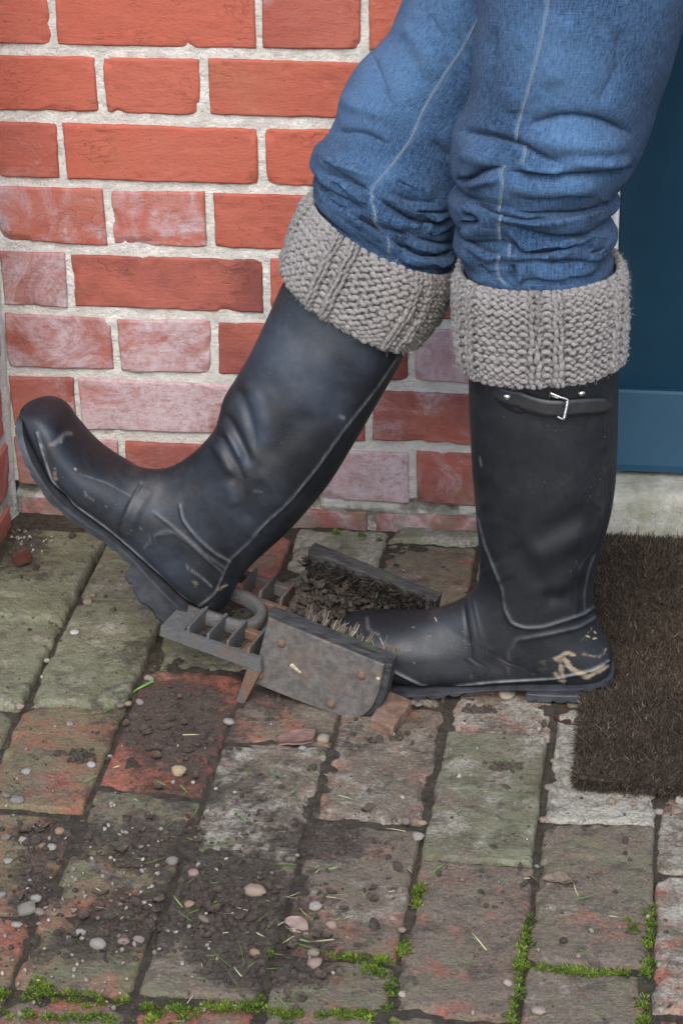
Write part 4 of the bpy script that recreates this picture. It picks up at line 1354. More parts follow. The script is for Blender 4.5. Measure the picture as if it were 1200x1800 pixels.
# hips above the frame
hc = [((.055, -.265, .80), .135, .165), ((.050, -.262, .86), .132, .172), ((.052, -.26, .93), .125, .168), ((.058, -.26, 1.0), .110, .150), ((.060, -.26, 1.06), .100, .140)]
HP = loft([((c[0] - a, c[1], c[2]), (c[0] + a, c[1], c[2]), b, 2.3, 2.3) for c, a, b in hc], 40, 64)
items, at_f, at_s, uvs = [], [], [], []
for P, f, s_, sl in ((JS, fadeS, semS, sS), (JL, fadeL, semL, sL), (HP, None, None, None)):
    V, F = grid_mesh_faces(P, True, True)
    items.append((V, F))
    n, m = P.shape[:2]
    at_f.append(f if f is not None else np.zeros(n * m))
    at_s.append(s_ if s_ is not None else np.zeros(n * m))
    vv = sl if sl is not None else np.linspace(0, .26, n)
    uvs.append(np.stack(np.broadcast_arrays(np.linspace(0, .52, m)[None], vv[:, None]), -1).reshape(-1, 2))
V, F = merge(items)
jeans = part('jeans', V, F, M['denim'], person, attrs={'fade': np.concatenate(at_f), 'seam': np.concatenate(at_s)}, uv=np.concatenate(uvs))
jeans['label'] = 'faded blue denim jeans with both legs bunched above the cuffs'
tJS, tJL = bvh(JS), bvh(JL)
M['thread'] = m_simple('pale_denim_thread', (0.20, 0.19, 0.19), (0.30, 0.28, 0.27), 200, 0.9, 0.1, 0.0002)
for tree, ss, dx in ((tJS, seamS, 1.5), (tJL, seamL, -1.0)):
    its = []
    for s in ss:
        q = catmull(np.asarray(s, float), 12 * len(s))
        q = resample(q, max(4, int(np.linalg.norm(np.diff(q, axis=0), axis=1).sum() / 1.2)))
        for i in range(0, len(q) - 4, 5):
            pp = [on(tree, x + dx, y, .0003)[0] for x, y in q[i:i + 4]]
            if any(v is None for v in pp):
                continue
            if np.linalg.norm(np.diff(np.array(pp), axis=0), axis=1).max() > .004:
                continue
            its.append(tube(np.array(pp), .00045, 5))
    if its:
        V, F = merge(its)
        part('seam_stitching', V, F, M['thread'], jeans)['kind'] = 'stuff'


# ---- knitted cuffs: every yarn row follows real knit loops
def cuff(rows, label, cols, nrow, phase, seed):
    """rows: loft stations from bottom edge to top edge"""
    G_ = loft(rows, 60, 240)
    Nn = outward(G_)
    n, m = G_.shape[:2]

    def surf(u, v):
        """u around in turns, v 0..1 upward -> position and normal, bilinear"""
        a, b = np.clip(v, 0, 1) * (n - 1), (u % 1.0) * m
        i, j = np.clip(a.astype(int), 0, n - 2), b.astype(int) % m
        fa, fb = a - i, b - np.floor(b)
        j2 = (j + 1) % m
        w = [((1 - fa) * (1 - fb)), (fa * (1 - fb)), ((1 - fa) * fb), fa * fb]
        out = []
        for Q in (G_, Nn):
            out.append(w[0][:, None] * Q[i, j] + w[1][:, None] * Q[i + 1, j] + w[2][:, None] * Q[i, j2] + w[3][:, None] * Q[i + 1, j2])
        return out
    pat = [-1, -1, -1, -1, -1, -1, 1, -1, 1]                       # purl panel, then knit / purl / knit ribs
    sgn = np.array([pat[(c + phase) % len(pat)] for c in range(cols)], float)
    K = 16
    t = np.arange(cols * K) / K                                    # stitch units
    ph = (t % 1.0) * 2 * math.pi
    c0 = np.floor(t).astype(int)
    fr_ = t - c0
    sg = sgn[c0].copy()
    e = .14
    nx, pv = sgn[(c0 + 1) % cols], sgn[(c0 - 1) % cols]
    hi, lo = fr_ > 1 - e, fr_ < e
    sg[hi] = (sgn[c0] + (nx - sgn[c0]) * .5 * sstep(1 - e, 1, fr_))[hi]
    sg[lo] = (sgn[c0] + (pv - sgn[c0]) * .5 * sstep(e, 0, fr_))[lo]
    its, uvs = [], []
    rs = np.random.default_rng(seed)
    H = np.linalg.norm(G_[-1] - G_[0], axis=1).mean()
    circ = np.linalg.norm(np.diff(G_[n // 2], axis=0), axis=1).sum()
    sy = H / nrow
    for j in range(nrow + 1):
        jit = vnoise(np.stack([t * 1.3, np.full_like(t, j * 3.7), np.full_like(t, seed)], -1))
        jit2 = vnoise(np.stack([t * .9 + 50, np.full_like(t, j * 5.1), np.full_like(t, seed)], -1))
        x = t - .5 + .5 + .135 * np.sin(2 * ph) * 1.0
        y = j - .78 * np.cos(ph) * 1.0 + .16 * jit
        z = -np.cos(2 * ph) * sg
        edge = 1.0 - .25 * (sg < 0)
        u = (x + .07 * jit2 + .10 * np.sin(j * 1.7)) / cols
        v = (y + .5) / (nrow + 1.0)
        P_, N_ = surf(u, v)
        off = .0024 * z + .0012 * jit + np.where(sg > 0, .0022, 0) + .0012 + .0016 * vnoise(np.stack([t * .22, np.full_like(t, j * .30), np.full_like(t, seed + 5)], -1))
        # rolled edges top and bottom
        Pt = P_ + N_ * off[:, None]
        over = np.clip(v - 1, 0, None) + np.clip(-v, 0, None)
        rad = .00240 * (1 + .24 * jit2)
        Vt, Ft = tube(Pt, rad, 7, closed=True)
        its.append((Vt, Ft))
        L = np.arange(len(Pt)) * .5
        uvs.append(np.stack(np.broadcast_arrays(L[:, None], (np.arange(7) * 1.2)[None]), -1).reshape(-1, 2))
    V, F = merge(its)
    o = part('knitted_cuff', V, F, M['yarn'], person, uv=np.concatenate(uvs))
    o['label'] = label
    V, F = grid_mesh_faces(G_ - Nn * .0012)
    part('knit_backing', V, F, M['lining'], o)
    # loose wool hairs
    k = 5200
    u, v = rs.random(k), rs.random(k) * 1.04 - .02
    P_, N_ = surf(u, v)
    d = N_ + rs.normal(0, .8, (k, 3))
    d /= np.linalg.norm(d, axis=1)[:, None]
    sd_ = np.cross(d, rs.normal(0, 1, (k, 3)))
    sd_ /= np.linalg.norm(sd_, axis=1)[:, None]
    L = rs.uniform(.003, .008, k)[:, None]
    a = P_ + N_ * .002
    w = .00012
    bend = rs.normal(0, 1, (k, 3)) * .0015
    V = np.stack([a - sd_ * w, a + sd_ * w, a + d * L * .5 + bend * .4 + sd_ * w, a + d * L * .5 + bend * .4 - sd_ * w, a + d * L + bend], 1).reshape(-1, 3)
    b = np.arange(k)[:, None] * 5
    F = [b + np.array([[0, 1, 2, 3]]), b + np.array([[3, 2, 4]])]
    part('wool_fuzz', V, F, M['fuzz'], o, attrs={'tint': np.repeat(rs.random(k), 5)})['kind'] = 'stuff'
    return o


st = [SJ((812, 628), (1094, 624), YS, .073), SJ((807, 600), (1093, 596), YS, .0765), SJ((804, 560), (1096, 556), YS, .079), SJ((803, 522), (1097, 518), YS, .079), SJ((804, 490), (1096, 488), YS, .0775), SJ((812, 470), (1086, 468), YS, .0725)]
cuff(st, 'grey knitted cuff on the standing boot above the buckle', 54, 13, 4, 21)
YK = -.272
st = [SJ((508, 466), (732, 596), YK - .006, .072), SJ((506, 446), (744, 582), YK - .004, .0765), SJ((514, 416), (766, 556), YK, .080), SJ((526, 384), (784, 524), YK + .005, .080), SJ((538, 360), (795, 494), YK + .008, .0775), SJ((552, 346), (794, 472), YK + .010, .0715)]
cuff(st, 'grey knitted cuff on the lifted boot near the brick wall', 54, 12, 0, 22)

# ------------------------------------------------------------------ boot jack with brushes
JO = at_z(640, 1257, .004)
_y, _t = math.radians(13), math.radians(11)
JA = np.array([-math.cos(_y) * math.cos(_t), math.sin(_y) * math.cos(_t), math.sin(_t)])      # towards the heel end
JBv = np.array([math.sin(_y), math.cos(_y), 0.0])                                            # away from the camera
JN = np.cross(JBv, JA)
JN = JN if JN[2] > 0 else -JN


def jp(a, b, n):
    return JO + JA * a + JBv * b + JN * n


def jbox(a0, a1, b0, b1, n0, n1, bev=.0012):
    return boxv(jp(a0, b0, n0), JA * (a1 - a0), JBv * (b1 - b0), JN * (n1 - n0), bev)


def fixwind(V, Fs):
    """make every face of a convex-ish solid point away from its middle"""
    c = V.mean(0)
    out = []
    for F in Fs:
        q = V[F]
        nn = np.cross(q[:, 1] - q[:, 0], q[:, 2] - q[:, 0])
        s = ((q.mean(1) - c) * nn).sum(1) < 0
        F = F.copy()
        F[s] = F[s][:, ::-1]
        out.append(F)
    return out


def jprism(poly, b0, b1, bev=.0012):
    """outline in (a, n) extruded along b, with a small chamfer"""
    poly = np.array(poly, float)
    c = poly.mean(0)
    d = poly - c
    inn = c + d * (1 - bev / np.linalg.norm(d, axis=1)[:, None])
    k = len(poly)
    rings = [(inn, b0), (poly, b0 + bev * .8), (poly, b1 - bev * .8), (inn, b1)]
    V = np.array([jp(p[0], b, p[1]) for r, b in rings for p in r])
    F4 = gfaces(4, k, False, True)
    caps = np.array([list(range(k)), [3 * k + i for i in range(k)]])
    return V, fixwind(V, [F4, caps])


jack = empty('boot_jack', tuple(at_z(470, 1200, 0)))
tag(jack, 'old iron boot jack with scraper bars and two side brushes', 'boot jack')


def jpart(name, VF, mat, rust=.3, parent=None, smooth=False, **k):
    V, F = VF
    o = part(name, V, F, mat, parent or jack, smooth=smooth, **k)
    o['rust'] = float(rust)
    return o


rnd = lambda cx, cn, r, a0, a1, k=6: [(cx + r * math.cos(math.radians(q)), cn + r * math.sin(math.radians(q))) for q in np.linspace(a0, a1, k)]
plate_o = [(.117, .0715), (-.0095, .064)] + [(-.0095, .030), (-.0055, .010), (.001, -.001), (.012, -.009), (.028, -.0115), (.075, -.0105), (.1225, -.008)]
plate = jpart('side_plate', jprism(plate_o, 0.0, .0032, .0008), M['plate'], .4)
board_o = [(.120, .0755), (-.0165, .0685), (-.0165, .030), (-.012, .006), (.0, -.006), (.03, -.0085), (.118, -.004)]
nb = jpart('brush_board', jprism(board_o, .0034, .0205, .0016), M['darkwood'])
nb['label'] = 'near brush board, green along its top edge'
fb = jpart('brush_board', jprism([(.130, .080), (-.016, .071), (-.016, .0), (.03, -.004), (.130, -.002)], .1375, .1585, .0022), M['darkwood'])
fb['label'] = 'far brush board clogged with dark mud'
fpl = jpart('side_plate', jprism([(a, n) for a, n in plate_o], .1587, .1615, .0008), M['plate'], .4)
for q in ((495, 1130), (635, 1187), (582, 1237), (456, 1187)):
    d = ray(*q)
    P_ = CAMP + d * ((JO - CAMP) @ JBv) / (d @ JBv)
    s = rivet(P_ - JBv * .0001, -JBv, .0044, M['iron'], plate, 'screw')
    s['rust'] = 1.0
M['lichen'] = m_simple('cream_lichen', (0.30, 0.26, 0.17), (0.40, 0.35, 0.24), 200, 0.9, 0.2, 0.0006)
for q, r_ in (((514, 1171), .0034), ((521, 1177), .0026), ((526, 1181), .0022), ((519, 1175), .0022), ((664, 1193), .0024)):
    d = ray(*q)
    P_ = CAMP + d * ((JO - CAMP) @ JBv) / (d @ JBv)
    rivet(P_ + JBv * r_ * .62, -JBv, r_, M['lichen'], plate, 'lichen_spot')
# cast scraper grid: near arm, far arm and the yoke that grips the heel
jpart('scraper_rail', jprism([(.226, .0140), (.226, .0255), (.115, .0270), (.112, .0130)], -.0095, -.0015), M['iron'], .1)
jpart('scraper_end', jbox(.203, .2265, -.0085, .047, .0165, .0256), M['iron'], .1)
jpart('scraper_rail', jbox(.122, .204, .0365, .0455, .0145, .0250), M['iron'], .5)
for a in (.1965, .1745, .1525, .1295):
    jpart('scraper_bar', jprism([(a - .0026, .0125), (a + .0034, .0125), (a + .0022, .0335), (a - .0008, .0345)], -.0060, .0425), M['iron'], .12)
jpart('scraper_rail', jbox(.118, .226, .0985, .1065, .0145, .0250), M['iron'], .5)
jpart('scraper_rail', jbox(.118, .226, .1385, .1475, .0125, .0260), M['iron'], .4)
for a in (.2055, .1835, .1615, .1380):
    jpart('scraper_bar', jprism([(a - .0026, .0125), (a + .0034, .0125), (a + .0022, .0345), (a - .0008, .0355)], .1015, .1430), M['iron'], .3)
ya = catmull(np.array([(.226, .1025), (.205, .1020), (.186, .1008), (.172, .0985), (.158, .0905), (.1495, .0775), (.1480, .0640), (.1515, .0510), (.160, .0430), (.180, .0408), (.203, .0408)]), 36)
P = []
for i, (a, b) in enumerate(ya):
    tg = ya[min(i + 1, 35)] - ya[max(i - 1, 0)]
    tg /= np.linalg.norm(tg)
    nr = np.array([-tg[1], tg[0]])
    r = []
    for x, n in ((-.0045, .0135), (-.0055, .017), (-.0055, .0265), (-.003, .0295), (.003, .0295), (.0055, .0265), (.0055, .017), (.0045, .0135)):
        q = np.array([a, b]) + nr * x
        r.append(jp(q[0], q[1], n))
    P.append(r)
V, F = grid_mesh_faces(np.array(P), True, True)
jpart('heel_yoke', (V, F), M['iron'], .15, smooth=True)
jpart('cross_bar', jbox(.108, .146, .0210, .1370, .0000, .0128), M['iron'], .35)
jpart('cross_bar', jbox(-.012, .012, .0210, .1370, -.0060, .0010), M['iron'], .8)
for b in (-.0085, .142):
    jpart('foot', jprism([(.113, .012), (.1275, .012), (.1335, -.0335), (.1245, -.0335)], b, b + .0070), M['iron'], .55)
q = [np.array(at_z(x, y, .013)) for x, y in ((650, 1262), (690, 1279), (712, 1229), (684, 1214))]
V, F = boxv(q[0] - [0, 0, .0125], q[1] - q[0], q[3] - q[0], (0, 0, .0125), .001)
M['plankwood'] = m_simple('worn_brown_wood', (0.10, 0.058, 0.040), (0.20, 0.13, 0.095), 90, 0.85, 0.3, 0.0015)
jpart('foot_block', (V, F), M['plankwood'])


def bristles(rows, name, tint, parent, seed, per=14, w=.00045):
    rs = np.random.default_rng(seed)
    Vs, T = [], []
    for (a, b, n, da, db, dn, L) in rows:
        base = jp(a, b, n)
        for k in range(per):
            d = JA * (da + rs.normal(0, .16)) + JBv * (db + rs.normal(0, .16)) + JN * (dn + rs.normal(0, .16))
            d /= np.linalg.norm(d)
            s = np.cross(d, rs.normal(0, 1, 3))
            s /= np.linalg.norm(s)
            p0 = base + JA * rs.normal(0, .0014) + JBv * rs.normal(0, .0012) + JN * rs.normal(0, .0012)
            l = L * rs.uniform(.6, 1.1)
            m_ = p0 + d * l * .55 + rs.normal(0, .0006, 3)
            e = p0 + d * l + rs.normal(0, .0018, 3)
            ww = w * rs.uniform(.7, 1.3)
            s2 = np.cross(d, s)
            for sv in (s, s2):
                Vs += [p0 - sv * ww, p0 + sv * ww, m_ + sv * ww, m_ - sv * ww, e + sv * ww * .6, e - sv * ww * .6]
            T += [np.clip(rs.normal(tint, .22), 0, 1)] * 12
    k = len(Vs) // 6
    b_ = np.arange(k)[:, None] * 6
    F = np.concatenate([b_ + np.array([[0, 1, 2, 3]]), b_ + np.array([[3, 2, 4, 5]])])
    o = part(name, np.array(Vs), F, M['bristle'], parent, attrs={'tint': np.array(T)}, smooth=False)
    o['kind'] = 'stuff'


rr = random.Random(8)
bristles([(a + rr.uniform(-.003, .003), .0205, .062 + (0.005 if j else 0) - (.0 if a > .02 else .004), 0, .55, .9, rr.uniform(.013, .019)) for a in np.arange(-.010, .090, .0095) for j in (0, 1) if rr.random() < .72], 'bristles', .48, nb, 1, 11)
bristles([(a + rr.uniform(-.003, .003), .1375, n, rr.uniform(-.2, .2), -.95, .55, rr.uniform(.020, .030)) for a in np.arange(-.012, .128, .0080) for n in (.040, .050, .060, .068)], 'bristles', .26, fb, 2, 22)


# ------------------------------------------------------------------ scattered lumps
def ico(sub):
    t = (1 + 5 ** .5) / 2
    V = [(-1, t, 0), (1, t, 0), (-1, -t, 0), (1, -t, 0), (0, -1, t), (0, 1, t), (0, -1, -t), (0, 1, -t), (t, 0, -1), (t, 0, 1), (-t, 0, -1), (-t, 0, 1)]
    F = [(0, 11, 5), (0, 5, 1), (0, 1, 7), (0, 7, 10), (0, 10, 11), (1, 5, 9), (5, 11, 4), (11, 10, 2), (10, 7, 6), (7, 1, 8), (3, 9, 4), (3, 4, 2), (3, 2, 6), (3, 6, 8), (3, 8, 9), (4, 9, 5), (2, 4, 11), (6, 2, 10), (8, 6, 7), (9, 8, 1)]
    V = [np.array(v) / np.linalg.norm(v) for v in V]
    for _ in range(sub):
        mid, F2 = {}, []
        for a, b, c in F:
            m = []
            for p, q in ((a, b), (b, c), (c, a)):
                k = (min(p, q), max(p, q))
                if k not in mid:
                    mid[k] = len(V)
                    w = V[p] + V[q]
                    V.append(w / np.linalg.norm(w))
                m.append(mid[k])
            F2 += [(a, m[0], m[2]), (b, m[1], m[0]), (c, m[2], m[1]), tuple(m)]
        F = F2
    return np.array(V), np.array(F)


def rotm(rs, n):
    q = rs.normal(0, 1, (n, 4))
    q /= np.linalg.norm(q, axis=1)[:, None]
    w, x, y, z = q.T
    return np.stack([np.stack([1 - 2 * (y * y + z * z), 2 * (x * y - z * w), 2 * (x * z + y * w)], -1), np.stack([2 * (x * y + z * w), 1 - 2 * (x * x + z * z), 2 * (y * z - x * w)], -1),
                     np.stack([2 * (x * z - y * w), 2 * (y * z + x * w), 1 - 2 * (x * x + y * y)], -1)], 1)


def lumps(P, size, sub, seed, amp=.35, flat=(.5, 1)):
    """irregular lumps at points P"""
    rs = np.random.default_rng(seed)
    V0, F0 = ico(sub)
    shapes = [V0 * (1 + amp * fbm(V0 * 1.6 + 9 * k, 3)[:, None]) for k in range(8)]
    n = len(P)
    k = rs.integers(0, 8, n)
    sc = np.stack([np.ones(n), rs.uniform(.6, 1, n), rs.uniform(*flat, n)], -1) * np.asarray(size)[:, None]
    V = np.array(shapes)[k] * sc[:, None]
    V = np.einsum('nij,nkj->nki', rotm(rs, n), V) + P[:, None]
    F = F0[None] + (np.arange(n) * len(V0))[:, None, None]
    return V.reshape(-1, 3), F.reshape(-1, 3)


# height of the paving at a spot
bpy.context.view_layer.update()
vv, ff, off = [], [], 0
for o in pav.children:
    me = o.data
    a = np.zeros(len(me.vertices) * 3, np.float32)
    me.vertices.foreach_get('co', a)
    a = a.reshape(-1, 3) + np.array(o.matrix_world.translation)
    f = np.zeros(len(me.loops), np.int32)
    me.loops.foreach_get('vertex_index', f)
    vv.append(a)
    ff.append(f.reshape(-1, 4) + off)
    off += len(a)
PT = BVHTree.FromPolygons(np.concatenate(vv).tolist(), np.concatenate(ff).tolist())


def gz(x, y):
    h = PT.ray_cast(Vector((x, y, .3)), Vector((0, 0, -1)))
    return max(h[0][2], -.0065) if h[0] is not None else -.0065


def drop(px, py, dz=0.0):
    p = at_z(px, py, .003)
    for _ in range(2):
        p = at_z(px, py, gz(p[0], p[1]) + dz)
    return p


rs = np.random.default_rng(4)
pts, sizes = [], []
while len(pts) < 5600:
    x, y = rs.uniform(-60, 1260), rs.uniform(890, 1830)
    p = at_z(x, y, 0.0)
    m = mudval(p[None])[0]
    gap = gz(p[0], p[1]) < -.003
    if p[1] > -.012 or (p[0] > -.012 and p[1] > -.56):
        continue
    if rs.random() > (.9 * m ** 2.3 * (.30 if y < 1430 else 1.0) + (.20 if gap else .004)):
        continue
    z = gz(p[0], p[1])
    s = rs.gamma(1.6, .00085) + .0005
    s = min(s, .0065)
    pts.append((p[0], p[1], z + s * .25))
    sizes.append(s)
pts, sizes = np.array(pts), np.array(sizes)
bigm = sizes > .0025
items = [lumps(pts[~bigm], sizes[~bigm], 0, 1, .5, (.35, .8)), lumps(pts[bigm], sizes[bigm], 1, 2, .5, (.35, .8))]
V, F = merge(items)
o = obj('soil_crumbs', mesh('soil_crumbs', V, F, M['crumb'], smooth=False))
o['kind'] = 'stuff'
o['label'], o['category'] = 'dark soil crumbs and mud scattered over the paving', 'soil'
# mud packed in the far brush
mp, msz = [], []
for k in range(800):
    a = rs.uniform(-.005, .128)
    w = .45 + .55 * sstep(.03, .1, a)
    s = rs.uniform(.0018, .0046) * (.7 + .5 * w)
    mp.append(jp(a, .1365 - rs.random() * .030 * w, .010 + rs.random() * .052 * (.75 + .25 * w)))
    msz.append(s)
for k in range(140):
    mp.append(jp(rs.normal(.108, .010), rs.normal(.098, .012), rs.uniform(.012, .045)))
    msz.append(rs.uniform(.003, .006))
V, F = lumps(np.array(mp), np.array(msz) * rs.uniform(.4, 1.15, len(msz)), 1, 5, 1.0, (.4, .8))
part('packed_mud', V, F, M['crumb'], fb, smooth=False)['kind'] = 'stuff'


def blades(base, dirs, L, w, bend, rs):
    """thin three-point blades"""
    n = len(base)
    s = np.cross(dirs, rs.normal(0, 1, (n, 3)))
    s /= np.linalg.norm(s, axis=1)[:, None] + 1e-9
    L, w = np.asarray(L)[:, None], np.asarray(w)[:, None]
    b2 = rs.normal(0, 1, (n, 3)) * L * bend
    m = base + dirs * L * .5 + b2 * .5
    e = base + dirs * L + b2 * 1.3
    V = np.stack([base - s * w, base + s * w, m + s * w, m - s * w, e], 1).reshape(-1, 3)
    k = np.arange(n)[:, None] * 5
    return V, [k + np.array([[0, 1, 2, 3]]), k + np.array([[3, 2, 4]])]


# moss along the joints
MOSS = [([(742, 1560), (728, 1590)], 9, 26), ([(712, 1655), (700, 1690), (690, 1740), (682, 1790)], 10, 60), ([(585, 1680), (640, 1688), (700, 1692)], 6, 34), ([(930, 1620), (922, 1650), (915, 1700), (908, 1750), (900, 1800)], 8, 90), ([(925, 1702), (1000, 1708), (1060, 1712), (1130, 1716)], 5, 46),
        ([(1145, 1600), (1138, 1660), (1134, 1720), (1128, 1800)], 7, 70), ([(0, 1750), (60, 1748), (130, 1752), (200, 1765), (290, 1778), (400, 1775), (450, 1768)], 13, 150), ([(60, 1725), (90, 1740)], 10, 14), ([(450, 1780), (540, 1785), (690, 1792)], 8, 60), ([(10, 1785), (200, 1795), (330, 1800)], 8, 40), ([(470, 1660), (480, 1690)], 8, 8),
        ([(640, 1700), (690, 1720)], 6, 14), ([(1100, 1620), (1120, 1640)], 6, 5), ([(550, 930), (720, 960)], 5, 8)]
mb, md, mt = [], [], []
for path, wd, cnt in MOSS:
    q = resample(np.array(path, float), 60)
    for c in range(int(cnt * .8)):
        i = min(59, int(60 * (.5 + .5 * vnoise(np.array([[c * .37, wd, cnt]]))[0] * 1.25)) if c % 3 else rs.integers(0, 60))
        i = max(i, 0)
        x, y = q[i] + rs.normal(0, wd * .45, 2)
        p = drop(x, y)
        R_ = rs.uniform(.0022, .0055)
        k = int(26 + R_ * 9000)
        dd = rs.normal(0, 1, (k, 3))
        dd[:, 2] = np.abs(dd[:, 2])
        dd /= np.linalg.norm(dd, axis=1)[:, None]
        mb.append(p + dd * R_ * rs.uniform(.4, 1, (k, 1)) * np.array([1.2, 1.2, .75]))
        md.append(dd + np.array([0, 0, .6]) + rs.normal(0, .35, (k, 3)))
        mt.append(np.clip(rs.normal(.5, .18) + rs.normal(0, .2, k) + .25 * (dd[:, 2] - .5), 0, 1))
mb, md, mt = np.concatenate(mb), np.concatenate(md), np.concatenate(mt)
md /= np.linalg.norm(md, axis=1)[:, None]
V, F = blades(mb, md, rs.uniform(.0012, .0030, len(mb)), rs.uniform(.0003, .0006, len(mb)), .25, rs)
o = obj('moss', mesh('moss', V, F, M['moss'], attrs={'tint': np.repeat(mt, 5)}, smooth=False))
o['kind'] = 'stuff'
o['label'], o['category'] = 'bright green moss growing in the joints of the paving', 'moss'

# cut grass and straw lying about
gb, gd, gl, gt = [], [], [], []
for k in range(230):
    if k < 150:
        x, y = rs.normal(420, 130), rs.normal(1600, 85)
    elif k < 190:
        x, y = rs.uniform(150, 620), rs.uniform(1240, 1480)
    else:
        x, y = rs.uniform(0, 1200), rs.uniform(1320, 1800)
    p = drop(x, y, .0015)
    if p[0] > -.02 and p[1] > -.57:
        continue
    a = rs.uniform(0, 6.28)
    gb.append(p)
    gd.append((math.cos(a), math.sin(a), rs.uniform(-.02, .30)))
    gl.append(rs.gamma(3, .0042))
    gt.append(rs.uniform(0, .55) if rs.random() < .62 else rs.uniform(.75, 1))
gb, gd = np.array(gb), np.array(gd)
gd /= np.linalg.norm(gd, axis=1)[:, None]
V, F = blades(gb, gd, np.array(gl), rs.uniform(.0003, .0008, len(gb)), .14, rs)
o = obj('grass_clippings', mesh('grass_clippings', V, F, M['grass'], attrs={'tint': np.repeat(np.array(gt), 5)}, smooth=False))
o['kind'] = 'stuff'
o['label'], o['category'] = 'short green grass clippings and straw bits on the paving', 'grass'


# little decayed leaf scraps in the mud
def scrap(rs, p, s, curl):
    a = rs.uniform(0, 6.28)
    ca, sa = math.cos(a), math.sin(a)
    n = 5
    V = []
    for i in range(n):
        t = i / (n - 1) * 2 - 1
        w = (1 - t * t) * .55 + .08
        for j in (-1, 0, 1):
            x, y = t * s, j * w * s * rs.uniform(.8, 1.2)
            z = curl * s * (t * t * .6 + abs(j) * .5) + rs.normal(0, .05 * s)
            V.append((p[0] + ca * x - sa * y, p[1] + sa * x + ca * y, p[2] + z))
    return np.array(V), gfaces(n, 3)


items = []
for k in range(420):
    x, y = rs.uniform(0, 700), rs.uniform(1200, 1800)
    p = at_z(x, y, 0)
    if rs.random() > mudval(p[None])[0] ** 1.3 + .02:
        continue
    items.append(scrap(rs, drop(x, y, .0012), rs.uniform(.003, .0085), rs.uniform(.1, .8)))
V, F = merge(items)
M['leafscrap'] = m_simple('rotted_leaf', (0.030, 0.022, 0.017), (0.085, 0.060, 0.044), 220, 0.8, 0.3, 0.001)
o = obj('leaf_litter', mesh('leaf_litter', V, F, M['leafscrap']))
o['kind'] = 'stuff'
o['label'], o['category'] = 'rotted brown leaf scraps in the mud on the paving', 'leaf litter'

# fine gravel too small to pick apart
gp, gs = [], []
for k in range(330):
    if k < 170:
        x, y = rs.normal(190, 130), rs.normal(1560, 120)
    elif k < 260:
        x, y = rs.normal(60, 45), rs.normal(930, 22)
    else:
        x, y = rs.uniform(0, 1200), rs.uniform(960, 1800)
    p = drop(x, y, .0006)
    if (p[0] > -.02 and p[1] > -.57) or p[1] > -.012:
        continue
    s = rs.uniform(.0011, .0030)
    gp.append(p + np.array([0, 0, s * .4]))
    gs.append(s)
V, F = lumps(np.array(gp), np.array(gs), 1, 14, .3, (.5, .9))
g = G('fine_gravel_mix')
vor = g.n('TexVoronoi', {'Vector': g.pos(), 'Scale': 150.0}).outputs['Color']
sx = g.n('SeparateXYZ', {'Vector': vor}).outputs[0]
gc = g.mix(g.rng(sx, 0, .5), (0.09, 0.075, 0.062), (0.17, 0.145, 0.12))
gc = g.mix(g.rng(sx, .65, 1.0), gc, (0.29, 0.26, 0.225))
M['gravel'] = g.done(gc, .7, .4)
o = obj('gravel', mesh('gravel', V, F, M['gravel']))
o['kind'] = 'stuff'
o['label'], o['category'] = 'fine gravel grains strewn over the paving', 'gravel'

